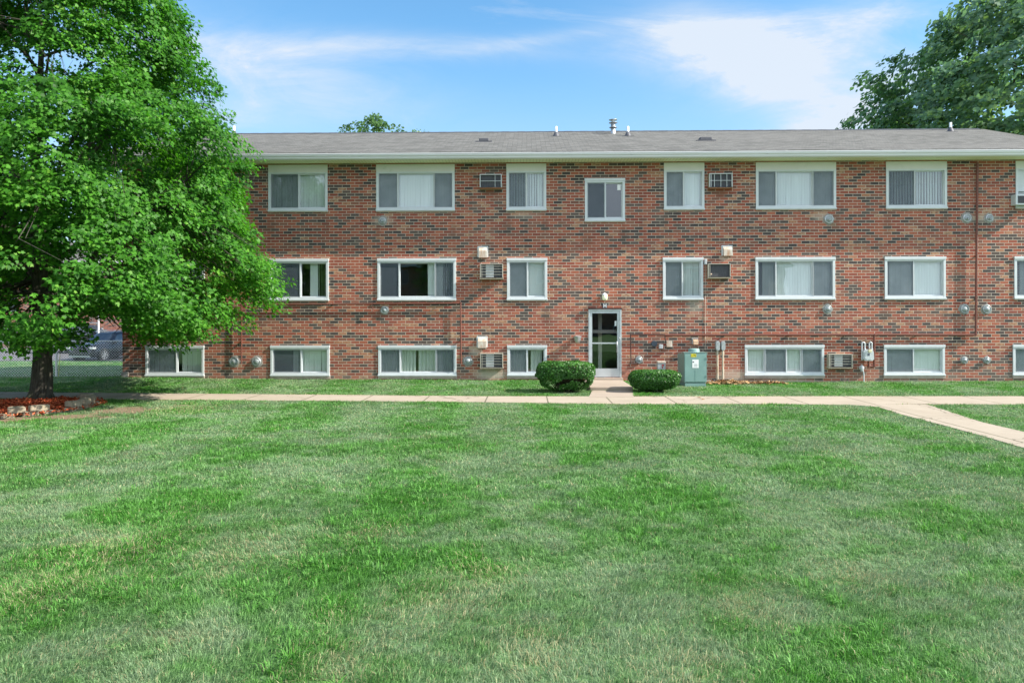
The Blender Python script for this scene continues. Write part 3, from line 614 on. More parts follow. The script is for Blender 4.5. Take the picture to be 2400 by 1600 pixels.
# ------------------------------------------------------------------ wall fittings (each one a thing)
def gfit(px, py): return at_y(px, py, D)
def ac(x0, x1, y0, y1, kind, label, name='air_conditioner'):
    yf = D - .19; a = at_y(x0, y1, yf); c = at_y(x1, y0, yf); X0, X1, Z0, Z1 = a.x, c.x, a.z, c.z
    e = empty(name, ((X0 + X1) / 2, D, Z0), label, 'air conditioner', 'through-wall air conditioners on the front wall')
    b = MB(); t = .022
    b.box(X0, X0 + t, yf, D + .05, Z0, Z1); b.box(X1 - t, X1, yf, D + .05, Z0, Z1); b.box(X0 + t, X1 - t, yf + .001, D + .05, Z1 - t, Z1); b.box(X0 - .01, X1 + .01, yf - .012, D + .05, Z0 - .02, Z0 + t - .001, 1 if kind in 'ab' else 0)
    b.build('sleeve', [M['sleeve'], M['rust']], e)
    b = MB(); b.box(X0 + t, X1 - t, yf + .055, D + .04, Z0 + t, Z1 - t); w = X1 - X0
    if kind == 'h':
        b.box(X0 + w * .25, X0 + w * .60, yf + .035, yf + .05, Z0 + t + .01, Z1 - t - .01, 1)
    b.build('condenser', [M['coil'], M['greym']], e)
    b = MB(); q = .013
    def v(f): b.box(X0 + w * f - q / 2, X0 + w * f + q / 2, yf - .004, yf + .014, Z0 + t, Z1 - t)
    def h(f): b.box(X0 + t, X1 - t, yf + .001, yf + .012, Z0 + (Z1 - Z0) * f - q / 2, Z0 + (Z1 - Z0) * f + q / 2)
    for (u0, u1, v0, v1) in ((X0, X0 + t, Z0, Z1), (X1 - t, X1, Z0, Z1), (X0 + t, X1 - t, Z0, Z0 + t), (X0 + t, X1 - t, Z1 - t, Z1)): b.box(u0, u1, yf - .012, yf - .0015, v0, v1)
    if kind == 'a': h(.5); v(.70)
    elif kind == 'b': h(.5); v(.22); v(.5); v(.76); v(.08)
    elif kind == 'd': v(.08)
    else:
        for f in (.25, .45, .64, .82): h(f)
        v(.08)
    b.build('grille', M['grille'] if kind in 'hd' else M['white'], e)
    if kind == 'd':
        b = MB(); b.lathe([(.025, 0), (.025, .02), (.01, .03)], (X0 + w * .14, yf + .054, Z0 + .1), 'y', 12); b.build('drain_knob', M['hoodw'], e)
ac(1124.5, 1175.6, 408, 440.5, 'a', 'white framed air conditioner with one crossbar, top floor left of the narrow window')
ac(1662.7, 1716.6, 406, 440, 'b', 'air conditioner with white grid of small squares on the top floor above a rust stain')
ac(1125, 1178.7, 618, 652, 'h', 'barred air conditioner on the middle floor under a rusty hood, left of the door')
ac(1660, 1712.4, 617.5, 650, 'd', 'dark open fronted air conditioner on the middle floor beside the thin cable')
ac(1125.7, 1178.8, 828, 862, 'h', 'cream air conditioner with horizontal bars low on the wall above a pale damp patch')
ac(1943, 1998, 829.5, 861, 'h', 'low air conditioner with horizontal bars between ground windows, left of the gas meter')
# window air conditioner at the right edge
e = empty('window_air_conditioner', (WX(2400, 470), D, TBOT + .1), 'white window air conditioner poking out of the top floor window at the right edge', 'air conditioner')
a = at_y(2381, 480, D - .25); c = at_y(2430, 455, D - .25); b = MB(); b.box(a.x, c.x, D - .25, D + .09, a.z, c.z, bev=.012)
for k in range(9): b.box(a.x - .004, a.x + .001, D - .22 + .0, D - .05, a.z + .04 + k * .03, a.z + .052 + k * .03)
b.build('casing', M['white'], e)
b = MB(); b.box(a.x + .06, c.x - .06, D - .262, D - .2505, a.z + .05, c.z - .05); b.build('coil_grille', M['coil'], e)

def hood(x0, x1, y0, y1, label, mat='hoodw', grp='square vent hoods on the brick wall'):
    yf = D - .1; a = at_y(x0, y1, D - .05); c = at_y(x1, y0, D - .05); X0, X1, Z0, Z1 = a.x, c.x, a.z, c.z; w = X1 - X0; h = Z1 - Z0
    e = empty('vent_hood', ((X0 + X1) / 2, D, Z0), label, 'vent hood', grp)
    b = MB(); b.box(X0, X1, D - .018, D - .001, Z0 + h * .04, Z1, bev=.005); b.build('back_plate', M['white'] if mat == 'hoodw' else M['greym'], e)
    b = MB(); u0, u1 = X0 + w * .14, X1 - w * .1
    b.prism([(D - .0185, Z1 - h * .1), (D - .05, Z1 - h * .16), (D - .13, Z1 - h * .42), (D - .135, Z0), (D - .0185, Z0)], u0, u1, plane='yz')
    b.build('hood_cover', M[mat], e)
    b = MB(); b.box(u0 + .02, u1 - .02, D - .125, D - .03, Z0 - .006, Z0 - .001); b.build('louvre', M['rust'], e)
hood(1119, 1144, 576.6, 604, 'rust stained white vent hood above the middle floor air conditioner with bars')
hood(1691.6, 1717.5, 574.6, 600, 'rust stained white vent hood above the dark middle floor air conditioner')
hood(1117, 1142.7, 788, 815, 'badly rusted white vent hood above the lowest left air conditioner')
b0 = M['rusthood'] = simple('rusted_hood', (.55, .36, .24), .7, var=.25, scale=16)
hood(1622, 1637, 792, 807, 'small rusty vent hood with bluish top above the green transformer', 'rusthood', None)

def cap(px, py, r, label, look='pale', halo=1.25):
    c = at_y(px, py); s = D / F; rad = r * s; e = empty('wall_vent', (c.x, D, c.z), label, 'vent cap', 'round vent caps on the brick wall')
    rr = random.Random(int(px)); b = MB(); n = 22; pts = [(c.x + rad * halo * (1 + rr.uniform(-.12, .14)) * math.cos(6.2832 * k / n), c.z + rad * halo * (1 + rr.uniform(-.12, .14)) * math.sin(6.2832 * k / n)) for k in range(n)]
    b.prism(pts, D - .006, D + .01); b.build('caulk_patch', M['caulk'], e)
    b = MB(); b.lathe([(rad * .98, .0065), (rad * .98, .04), (rad * .86, .052), (rad * .74, .052), (rad * .70, .035)], (c.x, D, c.z), 'y', 24); b.build('cap_rim', M['steel'] if look != 'pale' else M['capglass'], e)
    b = MB(); b.lathe([(rad * .69, .036), (rad * .66, .045), (rad * .4, .07), (rad * .05, .08)], (c.x, D, c.z), 'y', 20)
    if look == 'spout': b.tube([(c.x, D - .05, c.z + .02), (c.x - .01, D - .12, c.z), (c.x - .012, D - .12, c.z - .05)], .022, 10)
    b.build('cap_lid', M['capglass'], e)
cap(896.8, 517, 8, 'round vent cap with smeared caulk just below the left wide top floor window', 'spout', 1.5)
cap(1942, 514, 10.5, 'round vent cap ringed in grey caulk below the right wide top floor window', 'spout', 1.25)
cap(2265.7, 511.5, 10, 'round vent cap on the upper wall immediately left of the long vertical red pipe', 'spout', 1.35)
cap(2317.6, 511.5, 9, 'round vent cap on the upper wall immediately right of the long vertical red pipe', 'spout', 1.3)
cap(901.4, 726.8, 9, 'round metal vent cap below the left wide middle floor window, under the red pipe', 'steel', 1.2)
cap(1940, 724, 9, 'round white vent cap with ragged caulk below the right wide middle floor window', 'pale', 1.35)
cap(2260, 724.5, 10.5, 'round vent cap at middle height left of the vertical red pipe', 'pale', 1.2)
cap(2311.7, 724.5, 10.5, 'round vent cap at middle height right of the vertical red pipe', 'pale', 1.2)
cap(548.8, 847, 11, 'large low round vent cap, left of the pair between the two leftmost ground windows', 'steel', 1.2)
cap(601.6, 847, 10.5, 'large low round vent cap, right of the pair between the two leftmost ground windows', 'steel', 1.3)
cap(1096.5, 845.7, 9.5, 'round vent cap low on the wall right of the red pipe end', 'pale', 1.35)
cap(1497.8, 842.7, 8.5, 'plain round vent cap low on the wall to the right of the entrance door', 'pale', 1.08)
cap(2259.7, 843.7, 8, 'small round vent cap near the ground, left one of the pair at far right', 'pale', 1.15)
cap(2312.5, 843.7, 8, 'small round vent cap near the ground, right one of the pair at far right', 'pale', 1.15)
c = at_y(1533, 805); b = MB(); b.lathe([(.095, .002), (.095, .025), (.085, .032)], (c.x, D, c.z), 'y', 24)
M['slate'] = simple('slate_grey', (.07, .085, .11), .5)
tag(b.build('cover_disc', M['slate'], org=(c.x, D, c.z)), 'dark blue grey round cover disc on the wall beside a small grey box', 'cover disc')
def wbox(name, x0, x1, y0, y1, dep, mat, label, cat, extra=None):
    a = at_y(x0, y1, D - dep); c = at_y(x1, y0, D - dep); e = empty(name, ((a.x + c.x) / 2, D, a.z), label, cat)
    b = MB(); b.box(a.x, c.x, D - dep, D - .001, a.z, c.z, bev=.008); b.build('box_body', mat, e)
    b = MB(); b.box(a.x + .012, c.x - .012, D - dep - .007, D - dep - .0005, a.z + .012, c.z - .012, bev=.003); b.build('cover', mat, e); return e, a, c
wbox('junction_box', 1544.5, 1554, 807, 817, .08, M['greym'], 'small grey junction box between the dark disc and the white box', 'junction box')
e, a, c = wbox('utility_box', 1562, 1575.5, 798, 813.5, .07, M['hoodw'], 'square white utility box hanging from the red pipe right of the entrance', 'utility box')
e, a, c = wbox('cable_box', 1651, 1657, 607, 620, .06, M['greym'], 'tiny grey cable box beside the middle floor window at the top of a thin cable', 'cable box')
p0 = at_y(1652, 620, D); b = MB(); pts = [at_y(1653 + .6 * math.sin(i * 1.7), 620 + i * 20, D - .012) for i in range(11)]
b.tube(pts, .007, 6); tag(b.build('wall_cable', M['hoodw'], org=tuple(p0)), 'thin pale cable running straight down the wall to the green transformer', 'cable')
# lamps
p = at_y(1417, 695.5, D - .08); e = empty('wall_lamp', (p.x, D, p.z), 'yellowish glass jar lamp on the wall above the letter over the door', 'lamp')
b = MB(); b.lathe([(.055, -.10), (.078, -.09), (.085, -.02), (.082, .05), (.06, .07)], (p.x, D - .085, p.z - .01), n=20); b.build('lamp_glass', M['lampglass'], e)
b = MB(); b.lathe([(.088, .06), (.088, .075), (.05, .11), (.02, .125)], (p.x, D - .085, p.z - .01), n=20); b.box(p.x - .05, p.x + .05, D - .03, D, p.z - .02, p.z + .09); b.tube([(p.x, D - .01, p.z + .09), (p.x, D - .085, p.z + .105)], .02, 8); b.build('lamp_cap', M['pvc'], e)
b = MB()
for k in range(6):
    an = k * math.pi / 3; dx, dy = .087 * math.cos(an), .087 * math.sin(an); b.tube([(p.x + dx, D - .085 + dy, p.z - .1), (p.x + dx, D - .085 + dy, p.z + .055)], .005, 5)
b.build('lamp_cage', M['brass'], e)
p = at_y(1353, 795, D - .1); e = empty('flood_lamp', (p.x, D, p.z), 'bell shaped silver flood lamp low on the wall left of the entrance door', 'lamp')
b = MB(); b.lathe([(.125, .10), (.125, .085), (.11, .06), (.10, -.02), (.07, -.09), (.03, -.105)], (p.x, D - .14, p.z), n=24); b.build('lamp_shade', M['steel'], e)
b = MB(); b.box(p.x - .05, p.x + .05, D - .03, D - .001, p.z + .0, p.z + .11); b.tube([(p.x, D - .03, p.z + .06), (p.x, D - .1, p.z + .06)], .025, 8); b.build('bracket', M['steel'], e)
# letter sign
a = at_y(1412.3, 721.5, D - .01); c = at_y(1423, 710.6, D - .01); e = empty('letter_sign', ((a.x + c.x) / 2, D, a.z), 'small dark plate with white letter H above the entrance door', 'sign')
b = MB(); b.box(a.x, c.x, D - .012, D - .001, a.z, c.z); b.build('sign_plate', M['slate'], e)
b = MB(); w = c.x - a.x; h = c.z - a.z; X0, X1, Z0, Z1 = a.x + w * .20, c.x - w * .17, a.z + h * .08, c.z - h * .10
b.box(X0, X0 + .019, D - .018, D - .0125, Z0, Z1); b.box(X1 - .019, X1, D - .018, D - .0125, Z0, Z1); b.box(X0 + .019, X1 - .019, D - .018, D - .0125, (Z0 + Z1) / 2 - .011, (Z0 + Z1) / 2 + .011); b.build('letter', M['label'], e)
# pipes
def pline(pts, off=.085): return [at_y(x, y, D - off) for x, y in pts]
def pipe(name, runs, rad, mats, label, clips=()):
    e = empty(name, tuple(at_y(*runs[0][0][0], D)), label, 'pipe')
    for (pts, kk) in runs:
        P = pline(pts); Q = []
        for i, p in enumerate(P):      # rounded elbows
            if 0 < i < len(P) - 1:
                a = (P[i - 1] - p).normalized() * .04; c = (P[i + 1] - p).normalized() * .04; Q += [p + a, p + (a + c) * .3, p + c]
            else: Q.append(p)
        b = MB(); b.tube(Q, rad[kk], 10)
        for p in P[1:-1]: b.lathe([(rad[kk] * 1.4, -.02), (rad[kk] * 1.4, .02)], tuple(p), n=10)
        b.build('pipe_run', mats[kk], e)
    for (x, y) in clips:
        p = at_y(x, y, D - .06); b = MB(); b.box(p.x - .012, p.x + .012, D - .085, D - .001, p.z - .03, p.z + .03); b.build('pipe_clip', mats[0], e)
pipe('gas_pipe', [([(566, 853), (566, 714), (1079.5, 710.2), (1080.8, 852.5)], 0), ([(873.3, 712), (873.3, 731), (877, 731)], 1), ([(981, 711), (981, 716)], 1)], [.022, .014], [M['redpipe'], M['redpipe']],
     'red painted gas pipe running below the middle floor windows on the left half', [(660, 713.3), (780, 712.4), (935, 711), (1033, 710.6), (1079.9, 796), (566, 800)])
pipe('gas_pipe', [([(1558, 785), (2050, 784), (2287, 784.5), (2291, 381)], 0), ([(2049, 784.5), (2049, 858), (2036, 858), (2036, 846)], 0), ([(1558, 786), (1560, 799)], 1), ([(1558, 783.5), (1478, 783.9), (1478.8, 851), (1496, 851)], 1)], [.034, .018], [M['redpipe'], M['darkpipe']],
     'long red gas pipe running under the middle floor and rising to the eaves', [(1700, 785), (1850, 784.6), (1985, 784.3), (2150, 784.5), (2288, 700), (2289, 600), (2290, 480)])
# gas meter
e = empty('gas_meter', tuple(at_y(2033, 845)), 'grey gas meter with two looped pipes beside the lowest right window', 'gas meter')
yc = D - .17; A = lambda x, y, Y=yc: at_y(x, y, Y)
b = MB(); a = A(2022, 845); c = A(2046.5, 819); bm_ = [(a.x, a.z + .05), (a.x + .05, a.z), (c.x - .05, a.z), (c.x, a.z + .05), (c.x - .015, c.z - .06), (c.x - .06, c.z), (a.x + .05, c.z), (a.x, c.z - .05)]
b.prism(bm_, yc - .07, yc + .09); b.prism([(x * .8 + .2 * (a.x + c.x) / 2, z * .8 + .2 * (a.z + c.z) / 2) for x, z in bm_], yc - .095, yc - .071); b.build('meter_body', M['meter'], e)
q = A(2035, 822); b = MB(); b.lathe([(.055, 0), (.055, .04), (.045, .05)], (q.x, yc - .09, q.z), 'y', 18); b.build('meter_dial', M['brass'], e)
b = MB(); q2 = A(2033, 830.5); b.box(q2.x - .04, q2.x + .03, yc - .099, yc - .0955, q2.z - .035, q2.z + .035); b.build('meter_badge', M['slate'], e)
for x0, x1 in ((2020, 2027), (2037.5, 2043.5)):
    p0, p1 = A(x0, 816), A(x1, 818); zt = A(2030, 802).z; rr = (p1.x - p0.x) / 2; b = MB()
    arc = [(p0.x + rr - rr * math.cos(t), yc, zt - rr + rr * math.sin(t)) for t in np.linspace(0, math.pi, 9)]
    end = [(p0.x, yc, p0.z - (.36 if x0 < 2030 else .0))]
    b.tube(end + arc + [(p1.x, yc, p1.z - .02)], .02, 10); b.lathe([(.032, -.03), (.032, .02)], (p1.x, yc, p1.z), n=10); b.build('looped_pipe', M['meter'], e)
p0 = A(2020, 848); b = MB(); r0 = A(2020, 862); b.lathe([(.03, -.05), (.075, -.03), (.075, .02), (.03, .05)], (r0.x, yc + .02, r0.z), 'y', 18); b.lathe([(.04, -.1), (.05, -.04), (.05, .04), (.025, .09)], (r0.x, yc, r0.z), n=14); b.build('regulator', M['greym'], e)
b = MB(); b.tube([(r0.x + .02, yc, r0.z), (r0.x + .045, yc, r0.z - .12), (r0.x + .06, yc, r0.z - .2), (r0.x + .06, yc, -.1)], .02, 8); b.build('riser_pipe', M['meter'], e)
# electrical conduits right of the transformer
for (x, lab) in ((1681.5, 'rust streaked cream conduit with grey meter head, left one of the pair beside the transformer'), (1694.3, 'rust streaked cream conduit with grey meter head, right one of the pair beside the transformer')):
    p = at_y(x, 810, D - .07); e = empty('electric_conduit', (p.x, D - .07, 0), lab, 'conduit', 'pair of conduits beside the transformer'); b = MB()
    zb = p.z; b.tube([(p.x, D - .07, -.1), (p.x, D - .07, zb - .1)], .032, 12); b.build('conduit_tube', M['conduit'], e)
    b = MB(); hw = .062; hh = .145
    oct_ = [(p.x - hw, zb - hh + .05), (p.x - hw + .03, zb - hh), (p.x + hw - .03, zb - hh), (p.x + hw, zb - hh + .05), (p.x + hw, zb + hh - .05), (p.x + hw - .03, zb + hh), (p.x - hw + .03, zb + hh), (p.x - hw, zb + hh - .05)]
    b.prism(oct_, D - .14, D - .001); b.build('conduit_head', M['greym'], e)
    b = MB(); b.prism([(x * .86 + .14 * p.x, z * .9 + .1 * zb) for x, z in oct_], D - .152, D - .141)
    b.lathe([(.008, 0), (.008, .006)], (p.x, D - .152, zb + .1), 'y', 8); b.lathe([(.008, 0), (.008, .006)], (p.x, D - .152, zb - .1), 'y', 8); b.build('head_cover', M['steel'], e)
# transformer
yf = 23.62; TY = at_y(1604, 907, yf).y; a = at_y(1604, 903, yf); c = at_y(1656, 826.5, yf); X0, X1, Z1 = a.x, c.x, c.z; DP = 1.05
e = empty('transformer_box', ((X0 + X1) / 2, yf, 0), 'green metal transformer cabinet with yellow number label standing against the wall', 'transformer')
zs = at_y(1630, 896, yf).z
b = MB(); b.prism([(yf, zs), (yf, Z1 - .03), (yf + .03, Z1), (yf + DP, Z1 - .06), (yf + DP, zs)], X0, X1, plane='yz'); b.box(X0 - .008, X1 + .008, yf - .008, yf + .3, Z1 - .001, Z1 + .008)
b.box(X0 + .02, X1 - .02, yf + .03, yf + DP - .02, -.05, zs - .001); cab = b.build('cabinet', M['green'], e)
b = MB(); b.box(X0 + .012, X1 - .012, yf - .014, yf - .0015, zs + .02, Z1 - .05, bev=.005); b.box((X0 + X1) / 2 - .012, (X0 + X1) / 2 - .004, yf - .018, yf - .0145, zs + .03, Z1 - .5)
for zz_ in (zs + .15, Z1 - .2): b.box(X1 - .03, X1 - .01, yf - .024, yf - .0145, zz_, zz_ + .06)
b.build('cabinet_door', M['green'], e)
b = MB(); b.box(X0 + .02, X1 - .02, yf - .004, yf + .02, -.05, zs - .03); b.build('base_skirt', M['green'], e)
b = MB(); q = at_y(1626, 824, yf + .55); b.lathe([(.17, -.2), (.17, .09), (.15, .12), (.05, .13)], (q.x, yf + .55, Z1 - .02), n=24); b.build('domed_lid', M['green'], e)
a = at_y(1619.6, 836.5, yf - .02); c = at_y(1632, 829, yf - .02); b = MB(); b.box(a.x, c.x, yf - .018, yf - .0145, a.z, c.z); b.build('number_label', M['yellow'], e)
SEG = {'1': 'bc', '4': 'fgbc', '2': 'abged'}
b = MB(); w = (c.x - a.x) / 4.6; H = (c.z - a.z) * .74; zb = a.z + (c.z - a.z) * .13; th = .009
for i, ch in enumerate('1142'):
    xo = a.x + (c.x - a.x) * .08 + i * w * 1.1; ww = w * .78; yy0, yy1 = yf - .020, yf - .0182
    G = {'a': (xo, xo + ww, zb + H - th, zb + H), 'd': (xo, xo + ww, zb, zb + th), 'g': (xo, xo + ww, zb + H / 2 - th / 2, zb + H / 2 + th / 2), 'b': (xo + ww - th, xo + ww, zb + H / 2 + th / 2, zb + H - th), 'c': (xo + ww - th, xo + ww, zb + th, zb + H / 2 - th / 2), 'f': (xo, xo + th, zb + H / 2 + th / 2, zb + H - th), 'e': (xo, xo + th, zb + th, zb + H / 2 - th / 2)}
    for s_ in SEG[ch]:
        g = G[s_]
        if ch == '1': g = (xo + ww / 2 - th / 2, xo + ww / 2 + th / 2, g[2] - th, g[3] + th)
        b.box(g[0], g[1], yy0, yy1, g[2], g[3])
b.build('label_digits', M['black'], e)
a = at_y(1622.6, 862, yf - .02); c = at_y(1637.5, 842.6, yf - .02); b = MB(); b.box(a.x, c.x, yf - .018, yf - .0145, a.z, c.z); b.build('notice_sticker', M['label'], e)
b = MB(); q = at_y(1625, 848, yf - .02); b.box(q.x - .02, q.x + .022, yf - .020, yf - .0182, q.z - .016, q.z + .018)
for k in range(4): b.box(a.x + .05, c.x - .03 - .02 * (k % 2), yf - .0195, yf - .0182, a.z + .04 + k * .022, a.z + .045 + k * .022)
b.build('sticker_print', M['slate'], e)
b = MB(); p = at_y(1656, 894, D - .12); p2 = at_y(1677, 894, D - .12); b.tube([(p.x - .1, D - .12, p.z), (p2.x, D - .12, p2.z)], .045, 10)
tag(b.build('buried_pipe', M['steel'], org=(p.x, D - .1, p.z)), 'fat grey pipe lying at the wall foot between transformer and conduits', 'pipe')
# pedestal behind the right shrub
p = at_y(1549.5, 846, 24.5); w = 18.2 / F * 24.5 / 2; e = empty('utility_pedestal', (p.x, 24.5, 0), 'grey utility pedestal with small red sticker standing behind the right shrub', 'pedestal')
b = MB(); b.box(p.x - w, p.x + w, 24.4, 24.6, -.1, p.z - .02, bev=.01); b.build('pedestal_body', M['greym'], e)
b = MB(); b.box(p.x - w - .006, p.x + w + .006, 24.385, 24.61, p.z - .06, p.z, bev=.012); b.build('pedestal_lid', M['hoodw'], e)
b = MB(); b.box(p.x, p.x + .07, 24.393, 24.399, p.z - .14, p.z - .1); b.box(p.x + .01, p.x + .04, 24.393, 24.399, p.z - .21, p.z - .16); b.build('warning_sticker', M['tail'], e)

# ------------------------------------------------------------------ foliage
MAPLE = [(0, -.08), (.10, 0), (.42, -.10), (.33, .18), (.56, .42), (.26, .48), (.22, .62), (0, 1.0), (-.22, .62), (-.26, .48), (-.56, .42), (-.33, .18), (-.42, -.10), (-.10, 0)]
MAPLE = [(x, y - .35) for x, y in MAPLE]
QUADL = [(0, -.5), (.38, 0), (0, .5), (-.38, 0)]
HEXL = [(0, -.5), (.36, -.2), (.42, .15), (0, .55), (-.42, .15), (-.36, -.2)]
def unit(v): return v / np.maximum(np.linalg.norm(v, axis=-1, keepdims=True), 1e-6)
def leaves(name, C, Nn, Tt, size, mat, tmpl, rnd, parent=None, org=None, fold=.12):
    """C centres, Nn normals, Tt tip directions (all n x 3)"""
    Nn = unit(Nn); Tt = unit(Tt - Nn * np.sum(Nn * Tt, 1, keepdims=True)); Sx = np.cross(Tt, Nn)
    T = np.array(tmpl); x = T[:, 0]; y = T[:, 1]
    V = C[:, None, :] + size[:, None, None] * (Sx[:, None, :] * x[None, :, None] + Tt[:, None, :] * y[None, :, None] - Nn[:, None, :] * ((np.abs(x) * fold * 2 + np.maximum(y, 0) ** 2 * .35)[None, :, None]))
    return np_mesh(name, V, [tuple(range(len(tmpl)))], mat, {'rnd': rnd}, parent, org)
def make_tree(name, label, cat, base, trunk_r, trunk_h, top, env, nspray, nleaf, lsize, mat, tmpl, seed, spray_r=.42, hole=.0, rough=1.0, limbs=14, mask=None, group=None, thick=.22, bark=True, twigs=260):
    g = np.random.default_rng(seed); r = random.Random(seed); e = empty(name, tuple(base), label, cat, group); bx, by, bz = base
    zs_, rs_ = zip(*env); z0, z1 = zs_[0], zs_[-1]
    # sprays
    C = []; tries = 0
    grid = np.linspace(z0, z1, 60); rad = np.interp(grid, zs_, rs_); pw = rad / rad.sum()
    while len(C) < nspray and tries < nspray * 40:
        tries += 1; z = r.choices(grid, pw)[0] + r.uniform(-.15, .15); R0 = float(np.interp(z, zs_, rs_)); an = r.uniform(0, 2 * math.pi)
        lob = 1 + .10 * rough * mn.noise(Vector((math.cos(an) * 1.6 + seed, math.sin(an) * 1.6, z * .45))) * 2 + .05 * rough * mn.noise(Vector((math.cos(an) * 5, math.sin(an) * 5 + seed, z * 1.6))) * 2
        fr = 1 - abs(r.gauss(0, thick));  fr = max(fr, .08)
        if fr < .9 and r.random() < .25: fr = r.uniform(.25, .9)
        p = Vector((bx + math.cos(an) * R0 * lob * fr, by + math.sin(an) * R0 * lob * fr, z))
        h = mn.noise(p * .62 + Vector((seed, 0, 0))) + .5 * mn.noise(p * 1.5)
        if h < hole: continue
        if mask and not mask(p): continue
        C.append(p)
    C = np.array([c[:] for c in C]); n = len(C)
    out = C - np.array([bx, by, 0]); out[:, 2] = 0; out = unit(out)
    sn = unit(np.array([0, 0, 1.0]) * .75 + out * .45 + g.normal(0, .22, (n, 3)))
    rep = np.repeat(np.arange(n), nleaf); N = len(rep)
    a = unit(np.cross(sn, out + .01)); bb = np.cross(sn, a); th = g.random(N) * 6.2832; rr = np.sqrt(g.random(N)) * spray_r * g.uniform(.6, 1.25, n)[rep]
    P = C[rep] + a[rep] * (rr * np.cos(th))[:, None] + bb[rep] * (rr * np.sin(th) * .9)[:, None] + sn[rep] * g.normal(0, .07 * spray_r / .42, N)[:, None]
    P[:, 2] -= (rr ** 2) * .35
    dirn = unit(P - C[rep] + out[rep] * .25)
    nn = unit(sn[rep] * .9 + out[rep] * .25 + g.normal(0, .32, (N, 3))); tt = unit(dirn + np.array([0, 0, -.35]) + g.normal(0, .3, (N, 3)))
    rnd = np.clip(g.random(N) * .75 + g.random(n)[rep] * .3 - .02, 0, 1)
    leaves('crown', P, nn, tt, lsize * g.uniform(.65, 1.2, N), mat, tmpl, rnd, e)
    # trunk
    b = MB(); seg = 72 if bark else 14; H = top * .82
    hs = list(np.linspace(0, trunk_h + .8, 46 if bark else 8)) + list(np.linspace(trunk_h + 1.2, H, 10)); vn = VN(seed + 3); vs = []
    for i, h in enumerate(hs):
        k = max(0, 1 - h / H); rad_ = trunk_r * (k ** .75) * (1 + .55 * math.exp(-h / .16) + .12 * math.exp(-h / .7))
        cx = bx + .05 * math.sin(h * .8) + (.0 if h < 2 else .04 * math.sin(h * 1.7)) ; cy = by + .05 * math.sin(h * .6 + 1) - .05 * math.sin(1)
        for q in range(seg):
            an = 2 * math.pi * q / seg; fl = 1 + .28 * math.exp(-h / .2) * math.sin(an * 5 + 1)
            if bark:
                uu = q / seg * 22; f1 = float(vn(np.array(uu + 1.2 * math.sin(h * 2.2)), np.array(h * 1.3))); f1b = float(vn(np.array((q % seg) / seg * 44 + 9), np.array(h * 3.1)))
                fl *= 1 + .09 * (abs(f1 - .5) * 2 - .5) + .03 * (f1b - .5)
            vs.append((cx + rad_ * fl * math.cos(an), cy + rad_ * fl * math.sin(an), bz + h - .05))
    b.add(vs, [(i * seg + q, i * seg + (q + 1) % seg, (i + 1) * seg + (q + 1) % seg, (i + 1) * seg + q) for i in range(len(hs) - 1) for q in range(seg)], 0, True)
    b.build('trunk', M['bark'], e, fix=False)
    tw = [r.randrange(n) for _ in range(twigs)]; used = {}
    L = []
    for i in range(limbs):
        f = (i + .5) / limbs; h0 = trunk_h + (H - trunk_h) * f * .85; an = i * 2.4 + r.uniform(-.3, .3)
        zt = min(z1 - .3, bz + h0 + (top - h0) * .35 * r.uniform(.6, 1.3)); R0 = float(np.interp(zt, zs_, rs_)) * .82
        s0 = Vector((bx, by, bz + h0)); s1 = Vector((bx + math.cos(an) * R0, by + math.sin(an) * R0, zt)); mid = (s0 + s1) / 2 + Vector((r.uniform(-.2, .2), r.uniform(-.2, .2), .12 * R0))
        pts = []
        for k in range(9):
            t_ = k / 8; p = s0 * (1 - t_) ** 2 + mid * 2 * t_ * (1 - t_) + s1 * t_ * t_; pts.append(p + Vector((r.uniform(-1, 1), r.uniform(-1, 1), r.uniform(-1, 1))) * .05 * R0 / 4 * (k > 0))
        r0 = trunk_r * .38 * (1 - f * .6); L.append((pts, [r0 * (1 - .85 * k / 8) for k in range(9)]))
    ends = [[] for _ in L]
    for j in tw:
        c = Vector(C[j]); best = min(range(len(L)), key=lambda q: min((p - c).length for p in L[q][0])); ends[best].append(c)
    for (pts, rs2), en in zip(L, ends):
        b = MB(); b.tube(pts, rs2, 8, cap=False)
        for c in en:
            k = min(range(len(pts)), key=lambda q: (pts[q] - c).length + (.0 if q else 9)); k = max(1, k - 1); p0 = pts[k]; d = c - p0; r0 = min(rs2[k] * .6, .012 + .010 * d.length)
            m1 = p0 + d * .4 + Vector((r.uniform(-.1, .1), r.uniform(-.1, .1), .06)) * d.length; m2 = p0 + d * .75 + Vector((r.uniform(-.1, .1), r.uniform(-.1, .1), .0)) * d.length
            b.tube([p0, m1, m2, c], [r0, r0 * .7, r0 * .45, .004], 5, cap=False)
            for _ in range(2):
                q_ = m2 + Vector((r.uniform(-.4, .4), r.uniform(-.4, .4), r.uniform(-.2, .25))); b.tube([m1 if _ else m2, (m2 + q_) / 2, q_], [r0 * .4, r0 * .3, .003], 4, cap=False)
        b.build('limb', M['bark'], e, fix=False)
    return e
